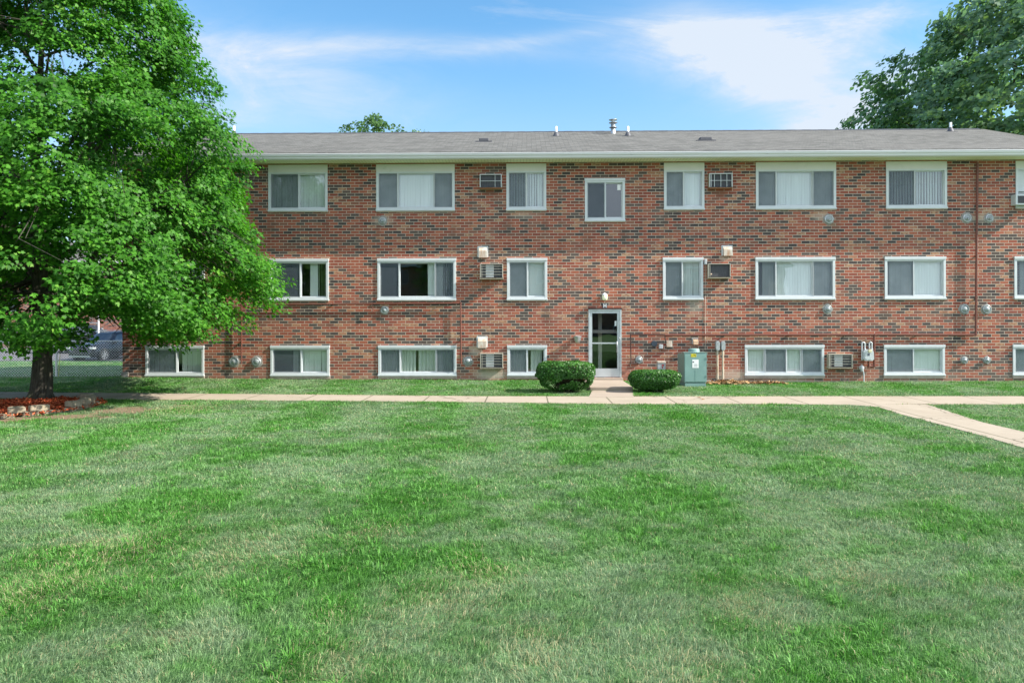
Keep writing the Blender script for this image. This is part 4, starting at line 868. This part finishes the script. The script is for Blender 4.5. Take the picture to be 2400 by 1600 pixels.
# ------------------------------------------------------------------ trees
ENV = [(1.45, 2.8), (1.65, 4.2), (2.0, 5.0), (2.5, 5.5), (3.0, 5.6), (3.85, 5.2), (4.6, 5.15), (5.3, 5.05), (6.1, 5.2), (6.5, 4.85), (6.9, 4.4), (7.7, 3.95), (8.45, 3.8), (9.7, 3.35), (11, 2.5), (12.5, 1.4), (13.2, .4)]
def project(p):
    d = p - CAM; x = Matrix((_X, _Y, _f)) @ d; return CX + F * x[0] / x[2], HY - F * x[1] / x[2]
def maple_mask(p):      # open window under the crown, low on the building side; hollow spots higher up
    px, py = project(p)
    if py > 745 and 190 < px < 315: return False
    if py > 800 and (px > 150 or px < 20): return False
    if ((px - 110) / 150) ** 2 + ((py - 150) / 42) ** 2 < 1 and random.random() < .8: return False
    return True
make_tree('maple_tree', 'large bright green maple with furrowed trunk standing in a ring of edging blocks, left foreground', 'tree', TREE, .228, 2.0, 12.6, ENV, 5600, 44, .089, M['maple'], MAPLE, 11, spray_r=.37, hole=-.07, limbs=18, twigs=520, mask=maple_mask)
def px_tree(px, Y): return (at_y(px, 740, Y).x, Y, float(gz(0, Y)))
bt = px_tree(2455, 43)
make_tree('background_tree', 'tall dark bluish green tree rising behind the roof at the right', 'tree', bt, .45, 5, 20, [(6, 7), (9, 9.2), (11, 9.6), (12.5, 9.7), (13.6, 9.3), (15.3, 8.4), (16.4, 7.2), (17.4, 5.6), (18.7, 4.0), (20.2, 3.0), (21.5, 1)], 2500, 38, .25, M['farleaf'], HEXL, 23, spray_r=.72, hole=-.13, limbs=16, rough=2.4, bark=False, twigs=160, thick=.2)
bt = px_tree(885, 46)
make_tree('background_tree', 'small green treetop just peeking over the roof ridge left of centre', 'tree', bt, .2, 5, 12.9, [(5, 2), (7, 4), (9, 4.9), (11, 4.0), (12.2, 2.9), (12.7, 2.3), (13.0, 1.5), (13.4, .6)], 640, 30, .15, M['smallleaf'], HEXL, 31, spray_r=.42, hole=.02, limbs=10, rough=2.2, bark=False, twigs=90)
bt = (XL + .25, 30.8, float(gz(-14, 30.5)))
make_tree('shade_tree', 'dark tree behind the left corner of the building, only its flared trunk base showing', 'tree', bt, .30, 3.5, 9, [(4, 1.5), (5, 2.6), (7, 3), (8.5, 2), (9.4, .5)], 260, 30, .16, M['farleaf'], HEXL, 37, spray_r=.5, limbs=8, bark=False, twigs=30)

# ------------------------------------------------------------------ shrubs
def shrub(px0, px1, pt, pbm, dist, label, seed, exp=5.0):
    g = np.random.default_rng(seed); a = at_y(px0, 900, dist); c = at_y(px1, 900, dist); hx = (c.x - a.x) / 2; cx = (a.x + c.x) / 2; zt = at_y((px0 + px1) / 2, pt, dist).z
    e = empty('shrub', (cx, dist, float(gz(cx, dist))), label, 'shrub'); hy = hx * .72; vn = VN(seed)
    N = 21000; d = unit(g.normal(0, 1, (N, 3)))
    rr = (np.abs(d[:, 0]) ** exp + np.abs(d[:, 1]) ** exp + np.abs(d[:, 2]) ** exp) ** (-1 / exp)
    S_ = d * rr[:, None]; fr = 1 - np.abs(g.normal(0, .085, N)); an = np.arctan2(d[:, 1], d[:, 0])
    bump_ = 1 + .13 * (vn.fbm(an * 2.2 + 8, d[:, 2] * 2.4 + 4, 3) - .5) * 2
    S_ = S_ * (fr * bump_)[:, None]; hz = (zt - .06) / 2; z = (S_[:, 2] + 1) * hz + .07
    taper = np.interp(z / zt, [0, .25, .6, 1], [.66, .84, 1.0, .96])
    P = np.stack([cx + S_[:, 0] * hx * taper, dist + S_[:, 1] * hy * taper, z + float(gz(cx, dist))], 1)
    keep = (z / zt > .18) | (g.random(N) < .45); lowgap = vn.fbm(an * 3, z * 5, 2); keep &= ~((z / zt < .5) & (lowgap < .43)); P = P[keep]; d2 = d[keep]; N = len(P)
    leaves('foliage', P, d2 + g.normal(0, .55, (N, 3)), d2 * .5 + np.array([0, 0, .5]) + g.normal(0, .5, (N, 3)), g.uniform(.026, .05, N), M['hedge'], HEXL, np.clip(g.random(N) * .8 + (P[:, 2] > zt * .9) * .2, 0, 1), e)
    b = MB(); r = random.Random(seed)
    for k in range(26):
        t_ = r.uniform(0, 6.28); q = r.uniform(.3, .85); x1, y1 = cx + math.cos(t_) * hx * q, dist + math.sin(t_) * hy * q; x0, y0 = cx + math.cos(t_) * hx * .22, dist + math.sin(t_) * hy * .22
        b.tube([(x0, y0, -.05), ((x0 + x1) / 2, (y0 + y1) / 2, zt * .3), (x1, y1, zt * r.uniform(.6, .85))], [.014, .011, .005], 6)
    b.build('stems', M['bark'], e, fix=False)
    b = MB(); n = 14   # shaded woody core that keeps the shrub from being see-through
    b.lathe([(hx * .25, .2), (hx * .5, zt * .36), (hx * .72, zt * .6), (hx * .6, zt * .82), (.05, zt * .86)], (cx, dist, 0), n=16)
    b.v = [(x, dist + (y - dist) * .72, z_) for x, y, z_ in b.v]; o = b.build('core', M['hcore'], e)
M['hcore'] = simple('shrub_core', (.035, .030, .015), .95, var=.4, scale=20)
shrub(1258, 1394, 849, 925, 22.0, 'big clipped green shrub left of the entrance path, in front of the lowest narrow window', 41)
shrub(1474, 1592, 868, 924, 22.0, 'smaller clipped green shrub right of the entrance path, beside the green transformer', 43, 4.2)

# ------------------------------------------------------------------ ring of edging blocks and mulch
def scatter_chips(name, n, pts_fn, mat, size, seed, lab, lift=.01):
    g = np.random.default_rng(seed); P = pts_fn(g, n); n = len(P); P[:, 2] += lift + g.random(n) * .03
    leaves_ = leaves(name, P, np.array([0, 0, 1.0]) + g.normal(0, .5, (n, 3)), g.normal(0, 1, (n, 3)) * np.array([1, 1, .3]), size * g.uniform(.6, 1.6, n), mat, [(-.14, -.5), (.16, -.42), (.12, .5), (-.1, .44)] if name == 'mulch' else HEXL, g.random(n))
    tag(leaves_, lab, kind='stuff')
def ring_pts(g, n):
    a = g.random(n) * 6.2832; r = np.sqrt(g.random(n)) * (RR - .05); k = g.random(n) < .05; r = np.where(k, RR + g.random(n) * .35, r)
    return np.stack([RC.x + r * np.cos(a), RC.y + RE * r * np.sin(a), .055 + .05 * np.clip(1 - r / RR, 0, 1)], 1)
b = MB(); vs = [(RC.x, RC.y, .10)]
for k in range(6):
    for q in range(36):
        rr = (RR - .02) * (k + 1) / 6; a = 6.2832 * q / 36; vs.append((RC.x + rr * math.cos(a), RC.y + RE * rr * math.sin(a), .11 - .07 * ((k + 1) / 6) ** 2 + .012 * math.sin(q * 2.3 + k)))
b.add(vs, [(0, 1 + q, 1 + (q + 1) % 36) for q in range(36)] + [(1 + k * 36 + q, 1 + (k + 1) * 36 + q, 1 + (k + 1) * 36 + (q + 1) % 36, 1 + k * 36 + (q + 1) % 36) for k in range(5) for q in range(36)], 0, True)
tag(b.build('mulch_bed', M['soil']), 'bed of reddish mulch soil inside the block ring', kind='structure')
scatter_chips('mulch', 14000, ring_pts, M['mulch'], .075, 5, 'red shredded bark mulch filling the ring around the maple trunk')
protos = []
r = random.Random(3)
for k in range(4):
    bm = bmesh.new(); bmesh.ops.create_cube(bm, size=1)
    for v in bm.verts:
        v.co.x *= .30 + .03 * k; v.co.y *= .19 if v.co.y > 0 else .22; v.co.z = (v.co.z + .5) * .125
        if v.co.y > 0: v.co.x *= .86
    bmesh.ops.bevel(bm, geom=bm.edges[:], offset=.014, segments=2, affect='EDGES'); bmesh.ops.subdivide_edges(bm, edges=[e_ for e_ in bm.edges if e_.calc_length() > .08], cuts=3, use_grid_fill=True)
    for v in bm.verts: v.co += Vector([mn.noise(v.co * 14 + Vector((k * 7 + j * 3, 0, 0))) for j in range(3)]) * .012
    me = bpy.data.meshes.new('edging_block'); bm.to_mesh(me); bm.free(); me.materials.append(M['stone']); protos.append(me)
def stone(a, z, dr=0, rot=0):
    o = bpy.data.objects.new('edging_block', protos[r.randrange(4)]); COL.objects.link(o)
    o.location = (RC.x + (RR + dr) * math.cos(a), RC.y + RE * (RR + dr) * math.sin(a), z); o.rotation_euler = (r.uniform(-.05, .05), r.uniform(-.05, .05), a + math.pi / 2 + rot)
    tier = 'upper' if z > .08 else 'lower'
    tag(o, 'rough tan concrete edging block lying loose in the ring around the maple' if tier == 'lower' else 'rough tan edging block stacked as second layer on the ring around the maple', 'edging block', 'edging blocks around the maple')
n = 25
for k in range(n):
    a = 2 * math.pi * k / n + .05; dg = math.degrees(a) % 360
    if 236 < dg < 246: continue
    stone(a, -.035 + r.uniform(-.01, .01), r.uniform(-.08, .08), r.uniform(-.22, .22))
    if (dg > 300 or dg < 50) and r.random() < .85: stone(a + .1, .088, -.03, r.uniform(-.05, .05))
    if 200 < dg < 236: stone(a + .06, .088, -.03, r.uniform(-.05, .05))
def litter_pts(g, n):
    x = g.normal(0, 1, n) * .55 + at_z(1722, 905).x; y = 24.85 - np.abs(g.normal(0, .28, n)); x2 = at_z(1680, 905).x + g.random(n) * 2.2; x = np.where(g.random(n) < .35, x2, x)
    return np.stack([x, y, gz(x, y) + .02 + .06 * np.exp(-((x - at_z(1722, 905).x) / .4) ** 2) * g.random(n)], 1)
scatter_chips('leaf_litter', 900, litter_pts, M['litter'], .07, 8, 'dry brown leaves piled at the wall foot right of the conduits', .02)

# ------------------------------------------------------------------ chain link fence
FY = 28.0; fz = lambda x: float(gz(x, FY)); FH = 1.27; FX0, FX1 = -27.0, XL - .02
e = empty('chain_link_fence', ((FX0 + FX1) / 2, FY, fz(-20)), 'galvanized chain link fence left of the building in front of the parking lot', 'fence')
b = MB(); pit = .098; w = .0055; L_ = FX1 - FX0; k = int((L_ + FH) / pit) + 1; zb = -.02
for i in range(k):
    for sgn in (1, -1):
        x0 = FX0 + i * pit - (FH if sgn > 0 else 0); x1 = x0 + FH
        if sgn < 0: x0, x1 = x0, x1 - 2 * FH + 0; x1 = x0 - FH; 
        a0, a1 = (x0, zb), (x1, zb + FH)
        if sgn < 0: a0, a1 = (x0, zb), (x1, zb + FH)
        def clip(p, q):
            t0, t1 = 0, 1
            for lim, s in ((FX0, 1), (FX1, -1)):
                dp = (q[0] - p[0]); 
                if (p[0] - lim) * s < 0 and (q[0] - lim) * s < 0: return None
                if (p[0] - lim) * s < 0: t0 = max(t0, (lim - p[0]) / dp)
                if (q[0] - lim) * s < 0: t1 = min(t1, (lim - p[0]) / dp)
            return (p[0] + (q[0] - p[0]) * t0, p[1] + (q[1] - p[1]) * t0), (p[0] + (q[0] - p[0]) * t1, p[1] + (q[1] - p[1]) * t1)
        c_ = clip(a0, a1)
        if c_: b.tube([(c_[0][0], FY + .004 * sgn, c_[0][1]), (c_[1][0], FY + .004 * sgn, c_[1][1])], w, 3, cap=False)
b.build('chain_link_mesh', M['galv'] if 'galv' in M else M.setdefault('galv', simple('galvanized_wire', (.72, .74, .75), .5)), e, fix=False)
b = MB(); b.tube([(FX0, FY + .03, zb + FH - .01), (FX1, FY + .03, zb + FH - .01)], .02, 8); b.build('top_rail', M['galv'], e)
xp = at_y(130.7, 850, FY).x
for x in (xp - 9, xp - 6, xp - 3, xp):
    b = MB(); b.tube([(x, FY + .04, -.3), (x, FY + .04, zb + FH + .04)], .036, 10); b.lathe([(.042, 0), (.042, .03), (.02, .06), (.005, .07)], (x, FY + .04, zb + FH + .03), n=10); b.build('fence_post', M['galv'], e)
p = at_y(137, 880, FY - .15); b = MB(); b.tube([(p.x, FY - .15, -.1), (p.x + .02, FY - .14, .35), (p.x + .03, FY - .1, .75)], .012, 6)
tag(b.build('plant_stake', M.setdefault('yel', simple('yellow_stake', (.45, .45, .12), .5)), org=tuple(p)), 'thin yellow green stake beside the fence post', 'stake')
p = at_y(231, 770, 51.5); b = MB(); b.tube([(p.x, 51.5, -.7), (p.x, 51.5, 4.2)], .05, 10); b.box(p.x - .16, p.x + .16, 51.43, 51.445, 3.6, 4.1)
tag(b.build('sign_post', M['galv'], org=(p.x, 51.5, -.5)), 'slim grey metal post standing between the two parked cars', 'post')

# ------------------------------------------------------------------ cars
def car(name, loc, head, label, paint, sc=1.0, seed=1):
    e = empty(name, loc, label, 'car'); rot = Matrix.Translation(loc) @ Matrix.Rotation(head, 4, 'Z') @ Matrix.Scale(sc, 4)
    def fin(b, nm, mt, par=None):
        b.v = [tuple(rot @ Vector(p)) for p in b.v]; return b.build(nm, mt, par or e)
    st = [(0.0, .62, .30, .60, .66, .50), (.08, .80, .25, .80, .86, .62), (.35, .90, .22, .88, .97, .70), (1.15, .93, .22, .95, 1.06, .74), (1.45, .94, .22, .98, 1.12, .73), (2.15, .94, .22, 1.0, 1.62, .60), (2.8, .94, .22, 1.02, 1.70, .61), (3.7, .94, .22, 1.03, 1.67, .60), (4.25, .92, .24, 1.04, 1.56, .57), (4.6, .89, .28, 1.0, 1.12, .66), (4.72, .80, .34, .92, .98, .60)]
    b = MB(); vs = []; K = 12
    for (y, w, zb, zt, zr, rw) in st:
        h = [(w * .80, zb), (w * .98, zb + .08), (w, (zb + zt) / 2), (w * .985, zt), (rw * 1.03, zr - .05 * (zr - zt)), (rw * .8, zr)]
        vs += [(x, y - 2.36, z) for x, z in h] + [(-x, y - 2.36, z) for x, z in h[::-1]]
    fs = [(i * K + k, i * K + (k + 1) % K, (i + 1) * K + (k + 1) % K, (i + 1) * K + k) for i in range(len(st) - 1) for k in range(K)] + [tuple(range(K)), tuple(range((len(st) - 1) * K, len(st) * K))[::-1]]
    b.add(vs, fs, 0, True); body = fin(b, 'body', paint)
    def lerp(i, f, k, off=0.004):
        A, B_ = vs[i * K + k], vs[(i + 1) * K + k]; return Vector(A) * (1 - f) + Vector(B_) * f
    b = MB()   # windshield between stations 4 and 5
    p = [lerp(4, .08, 4), lerp(4, .96, 4), lerp(4, .96, 7), lerp(4, .08, 7)]; nrm = Vector((0, -.55, .8)) * .02
    b.add([q + nrm for q in p] + [lerp(4, .08, 5) + nrm, lerp(4, .96, 5) + nrm, lerp(4, .96, 6) + nrm, lerp(4, .08, 6) + nrm], [(0, 1, 5, 4), (4, 5, 6, 7), (7, 6, 2, 3)]); fin(b, 'windshield', M['autoglass'])
    for sg in (1, -1):
        for (y0, y1, t0, t1) in ((1.72, 2.62, .30, .92), (2.70, 3.52, .0, .0), (3.60, 4.15, .0, .0)):
            b = MB(); zb0, zt0 = 1.03, 1.56
            lo = .925; hi = .66; a = [(lo, y0 - (.0 if t0 == 0 else .12), zb0), (lo, y1, zb0), (hi + .02, y1 - .02, zt0 - (.04 if y1 > 4 else 0)), (hi + .03, y0 + (.52 if t0 else .03), zt0 - (.06 if t0 else 0))]
            b.add([(sg * (x + .008), y - 2.36, z) for x, y, z in a] + [(sg * (x - .02), y - 2.36, z) for x, y, z in a], [(0, 1, 2, 3), (7, 6, 5, 4), (0, 4, 5, 1), (1, 5, 6, 2), (2, 6, 7, 3), (3, 7, 4, 0)]); fin(b, 'side_window', M['autoglass'])
        b = MB(); b.box(sg * .93 - .0 if sg > 0 else -1.08, 1.08 if sg > 0 else -.93, 1.66 - 2.36, 1.82 - 2.36, 1.0, 1.14, bev=.03); fin(b, 'wing_mirror', paint)
        b = MB(); b.tube([(sg * .60, -.3, 1.70), (sg * .60, -.2, 1.745), (sg * .60, 1.5, 1.73), (sg * .60, 1.6, 1.68)], .02, 6); fin(b, 'roof_rail', M['steel'])
        b = MB(); b.box(sg * .78 - .13, sg * .78 + .11, -2.32, -2.05, .72, .84, bev=.03); fin(b, 'headlight', M['headl'])
        b = MB(); b.box(sg * .80 - .1, sg * .80 + .08, 2.2, 2.33, .8, 1.0, bev=.02); fin(b, 'taillight', M['tail'])
        for wy in (.93 - 2.36, 3.72 - 2.36):
            x = sg * .86; b = MB()
            def disc(bb, prof, cx):
                n_ = 28; v_ = []
                for (rr, dx) in prof:
                    for q in range(n_): an = 2 * math.pi * q / n_; v_.append((cx + sg * dx, wy + rr * math.cos(an), .36 + rr * math.sin(an)))
                bb.add(v_, [(i * n_ + q, i * n_ + (q + 1) % n_, (i + 1) * n_ + (q + 1) % n_, (i + 1) * n_ + q) for i in range(len(prof) - 1) for q in range(n_)] + [tuple(range(n_)), tuple(range((len(prof) - 1) * n_, len(prof) * n_))], 0, False)
            disc(b, [(.40, -.20), (.42, .060), (.40, .075), (.39, .076)], x); fin(b, 'wheel_arch', M['black'])
            b = MB(); disc(b, [(.33, -.15), (.36, -.12), (.365, .05), (.34, .095), (.27, .10), (.26, .07)], x); wh = fin(b, 'wheel', M['tyre'])
            b = MB(); disc(b, [(.26, .071), (.255, .085), (.235, .085), (.232, .074)], x)
            for q in range(7):
                an = 2 * math.pi * q / 7; ca, sa = math.cos(an), math.sin(an); pw = .022
                P4 = [(.03 * ca - pw * sa, .03 * sa + pw * ca), (.24 * ca - pw * sa, .24 * sa + pw * ca), (.24 * ca + pw * sa, .24 * sa - pw * ca), (.03 * ca + pw * sa, .03 * sa - pw * ca)]
                b.add([(x + sg * .09, wy + u, .36 + v_) for u, v_ in P4] + [(x + sg * .075, wy + u, .36 + v_) for u, v_ in P4], [(0, 1, 2, 3), (0, 4, 5, 1), (1, 5, 6, 2), (2, 6, 7, 3), (3, 7, 4, 0)])
            fin(b, 'rim', M['rim'], wh)
    b = MB(); b.box(-.5, .5, -2.375, -2.30, .42, .72, bev=.02); fin(b, 'front_grille', M['black'])
    b = MB(); b.box(-.7, .7, -2.37, -2.2, .26, .34, bev=.02); fin(b, 'bumper_trim', M['steel'])
    return e
P0 = at_y(243, 842, 46.2)   # front wheel contact
hd = R(-12); c_, s_ = math.cos(hd), math.sin(hd); fwx, fwy = .86, .93 - 2.36
cxw = P0.x - (c_ * fwx - s_ * fwy) ; cyw = 46.2 - (s_ * fwx + c_ * fwy)
car('parked_car', (cxw, cyw, -.49), hd, 'dark blue grey SUV parked beyond the fence, partly hidden by the building corner', M['paint'])
q = at_y(205, 800, 56); car('parked_car', (q.x, 56, -.47), R(95), 'tall black SUV parked side-on behind the dark blue grey one', M['paint2'], 1.22)

# ------------------------------------------------------------------ second building far left and the one across the lawn (seen in the window reflections)
def block(name, x0, x1, y0, y1, label, face, z0=-.6, h=7.4):
    e = empty(name, ((x0 + x1) / 2, y0, z0), label, 'building'); b = MB(); b.box(x0, x1, y0, y1, z0, z0 + h); b.build('wall', M['brick'], e)
    ym = (y0 + y1) / 2; b = MB(); b.prism([(y0 - .6, z0 + h - .1), (ym, z0 + h + 2.0), (y1 + .6, z0 + h - .1), (y1 + .6, z0 + h - .3), (y0 - .6, z0 + h - .3)], x0 - .5, x1 + .5, plane='yz'); b.build('roof', M['shingle'], e)
    yf = y0 if face < 0 else y1
    b = MB(); b.box(x0 - .48, x1 + .48, yf + face * .6, yf + face * .72, z0 + h - .28, z0 + h - .1); b.build('gutter', M['gutter'], e)
    x = x0 + 1.5; k = 0
    while x < x1 - 2.5:
        for zf in (.5, 3.1, 5.6):
            w = (1.8, 2.4, 1.25)[k % 3]; o = face * .03; b = MB(); b.box(x, x + w, min(yf, yf + o), max(yf, yf + o), z0 + zf, z0 + zf + 1.25); f = b.build('window', M['white'], e)
            b = MB(); b.box(x + .08, x + w / 2 - .03, min(yf + o, yf + o * 1.4), max(yf + o, yf + o * 1.4), z0 + zf + .1, z0 + zf + 1.17); b.box(x + w / 2 + .03, x + w - .08, min(yf + o, yf + o * 1.4), max(yf + o, yf + o * 1.4), z0 + zf + .1, z0 + zf + 1.17); b.build('pane', M['autoglass'], f)
        x += 3.9; k += 1
    return e
block('brick_building', -62, -33.5, 66, 76, 'sunlit brick building far behind the maple, glimpsed between its leaves', -1, -.6)
block('brick_building', -20, 26, -42, -31, 'brick building across the lawn, seen only as reflection in the window panes', 1, -.2)
make_tree('lawn_tree', 'tree across the lawn reflected in the wide middle floor window', 'tree', (-6.5, -17, 0), .2, 2.5, 8, [(2.6, 1.2), (3.5, 2.4), (5, 2.8), (7, 2.0), (8.5, .5)], 420, 24, .2, M['maple'], HEXL, 51, spray_r=.5, limbs=8, bark=False, twigs=40)

# ------------------------------------------------------------------ grass blades
def inpoly(x, y, poly):
    c = np.zeros(x.shape, bool); n = len(poly)
    for i in range(n):
        (x0, y0), (x1, y1) = poly[i], poly[(i + 1) % n]
        if y0 == y1: continue
        c ^= ((y0 > y) != (y1 > y)) & (x < (x1 - x0) * (y - y0) / (y1 - y0) + x0)
    return c
v1, v2, v3, v4, v5, v6 = (VN(100 + i) for i in range(6))
def grass_patch(x, y):
    """0 = dry grey green, 1 = lush saturated green"""
    ang = .45; u = x * math.cos(ang) + y * math.sin(ang); v = -x * math.sin(ang) + y * math.cos(ang)
    a = v1.fbm(u * .22 + 40, v * .75 + 40, 4); b_ = v2.fbm(x * 1.2 + 30, y * 1.2 + 30, 4); c = v3.fbm(x * 3.6 + 60, y * 3.6 + 60, 3)
    st = .5 + .5 * np.cos((x + .10 * y - 5.15 + .25 * v4(x * .3, y * .3)) * 2 * math.pi / 2.7)
    st = np.clip((st - .5) * 1.6 + .5, 0, 1); f = v5.fbm(x * 9, y * 9, 2)
    return np.clip((a * .55 + b_ * .85 + c * .75 - 1.06) * 1.45 + .36 + .70 * (st - .5) * (.05 + b_) + .5 * (f - .5), 0, 1)
BL_, = [[]],
allV = []; aR = []; aP = []; aS = []
def blades(g, y0, y1, dens, w0, h0, xf=lambda y: (-.70 * y - 3.2, .66 * y + 3.6)):
    xa, xb = xf(y1); n = int((xb - xa) * (y1 - y0) * dens); x = xa + g.random(n) * (xb - xa); y = y0 + g.random(n) * (y1 - y0); lo, hi = xf(y); k = (x > lo) & (x < hi)
    jx = x + (v2(x * 9, y * 9) - .5) * .12; jy = y + (v1(x * 7 + 3, y * 7) - .5) * .13; k &= ~inpoly(jx, jy, WALK) & ~inpoly(jx, jy, BR) & ~inpoly(jx, jy, EW) & ~inpoly(x, y, STEP)
    k &= ((x - RC.x) ** 2 + ((y - RC.y) / RE) ** 2) > (RR + .10) ** 2
    k &= (v3.fbm(x * 13 + 5, y * 13, 2) + g.random(n) * .5) > .46
    k &= ~((x > X0 - .02) & (x < X1 + .02) & (y > 23.6)); k &= ~((y > 24.97) & (x > XL - .02))
    for (cx, cy, rx, ry) in BARE:
        e_ = ((x - cx) / rx) ** 2 + ((y - cy) / ry) ** 2; k &= g.random(n) < np.clip((e_ - .35 + (v5(x * 3, y * 3) - .5)) * 1.6, .06, 1)
    lx = at_z(1722, 905).x; k &= ~((np.abs(x - lx) < 1.0) & (y > 24.35) & (g.random(n) < .85)); k &= ~((y > 24.8) & (g.random(n) < .6))
    x, y = x[k], y[k]; n = len(x); z = gz(x, y); pt = grass_patch(x, y); hh = v6.fbm(x * 1.3, y * 1.3, 3)
    cl = v3.fbm(x * 13 + 5, y * 13, 2); h0 = h0 * (.5 + cl)
    h = h0 * g.uniform(.55, 1.25, n) * (.65 + .6 * hh) * (.85 + .35 * pt); w = w0 * g.uniform(.7, 1.3, n) * (.85 + .35 * pt)
    ph = g.random(n) * 6.2832; la = v4.fbm(x * .7 + 7, y * .7 + 3, 3) * 16 + g.normal(0, 1.25, n); lm = np.clip(g.normal(.85, .42, n) - .2 * pt, .05, 1.7)
    dx, dy = np.cos(la) * lm, np.sin(la) * lm; sx, sy = np.cos(ph), np.sin(ph)
    base = np.stack([x, y, z], 1); side = np.stack([sx, sy, np.zeros(n)], 1) * (w / 2)[:, None]; d = np.stack([dx, dy, np.zeros(n)], 1) * h[:, None]; up = np.array([0, 0, 1.0])[None] * h[:, None]
    mid = base + d * .28 + up * .58; tip = base + d * 1.0 + up * np.clip(1 - .33 * lm[:, None], .35, 1)
    V = np.stack([base - side, base + side, mid + side * .8, mid - side * .8, tip], 1)
    st = (g.random(n) < .02 + .12 * np.clip(.5 - pt, 0, .5) + .5 * np.clip(v5.fbm(x * 1.1 + 9, y * 1.1, 3) - .70, 0, .3)).astype(float)
    for (px, py, rr) in STRAW:
        c = at_z(px, py); q = np.exp(-((x - c.x) ** 2 + ((y - c.y) * .8) ** 2) / rr ** 2); st = np.maximum(st, (g.random(n) < q * .28).astype(float))
    edge = np.abs(y - 20.0) < 1.25; edge &= inpoly(x, y - .1, WALK) | inpoly(x, y + .1, WALK); st = np.maximum(st, (edge & (g.random(n) < .5)).astype(float))
    allV.append(V); aR.append(g.random(n)); aP.append(pt); aS.append(st)
STRAW = [(1010, 1420, .35), (870, 1250, .3), (1250, 1530, .25), (560, 1300, .5), (250, 1290, .6), (1760, 1430, .3), (60, 1400, .4), (1990, 1350, .3), (430, 960, .8), (1620, 1580, .3), (800, 1560, .3), (1130, 1350, .3)]
g = np.random.default_rng(77)
def clumps(nc, y0, y1):
    cy = np.sqrt(y0 ** 2 + g.random(nc * 3) * (y1 ** 2 - y0 ** 2)); cx = (g.random(nc * 3) * 2 - 1) * (.68 * cy + .5); k = (grass_patch(cx, cy) > .55) & ~inpoly(cx, cy, BR) & (((cx - RC.x) ** 2 + (cy - RC.y) ** 2) > 4); cx, cy = cx[k][:nc], cy[k][:nc]
    m = 22; n = len(cx) * m; th = g.random(n) * 6.2832; r0 = np.abs(g.normal(0, .05, n)); x = np.repeat(cx, m) + r0 * np.cos(th); y = np.repeat(cy, m) + r0 * np.sin(th); sc = np.repeat(g.uniform(.6, 1.25, len(cx)), m)
    h = .085 * g.uniform(.5, 1.2, n) * sc; w = .0075 * g.uniform(.7, 1.3, n); lm = np.abs(g.normal(.75, .35, n)); base = np.stack([x, y, gz(x, y)], 1); d = np.stack([np.cos(th) * lm * h, np.sin(th) * lm * h, 0 * h], 1); up = np.array([0, 0, 1.0])[None] * h[:, None]
    side = np.stack([-np.sin(th), np.cos(th), 0 * th], 1) * (w / 2)[:, None]; mid = base + d * .35 + up * .68; tip = base + d + up * np.clip(.95 - .25 * lm[:, None], .4, 1)
    allV.append(np.stack([base - side, base + side, mid + side * .9, mid - side * .9, tip], 1)); aR.append(.45 + .55 * g.random(n)); aP.append(np.clip(g.normal(.85, .12, n), 0, 1)); aS.append(np.zeros(n))
clumps(900, 4.2, 13)
blades(g, 2.4, 3.9, 2500, .006, .055); blades(g, 3.9, 6.5, 10000, .0043, .055); blades(g, 6.5, 9.5, 7000, .0056, .055); blades(g, 9.5, 14, 3400, .0085, .056); blades(g, 14, 21.5, 2200, .0115, .050); blades(g, 21.5, 27.6, 1700, .012, .050)
blades(g, 27.6, 45, 420, .02, .055, lambda y: (-.70 * y - 1, np.minimum(-12.9 + 0 * y, 0)) if not np.isscalar(y) else (-.70 * y - 1, -12.9))
V = np.concatenate(allV); o = np_mesh('grass', V, [(0, 1, 2, 3), (3, 2, 4)], M['grass'], {'rnd': np.concatenate(aR), 'patch': np.concatenate(aP), 'straw': np.concatenate(aS)})
tag(o, 'mown lawn grass in mixed lush and dry green in front of the building', 'grass', kind='stuff')
print('blades', len(V))
for (px, py, ro) in ((1648, 935, .3), (1640, 931, 1.2)):
    c = at_z(px, py, .03); lf = leaves('fallen_leaf', np.array([[c.x, c.y, c.z + .012]]), np.array([[.2, -.2, 1.0]]), np.array([[math.cos(ro), math.sin(ro), 0]]), np.array([.13]), M['litter'], MAPLE, np.array([.2]), org=tuple(c))
    tag(lf, 'curled brown fallen leaf lying on the sidewalk in front of the transformer', 'leaf', 'fallen leaves on the sidewalk')
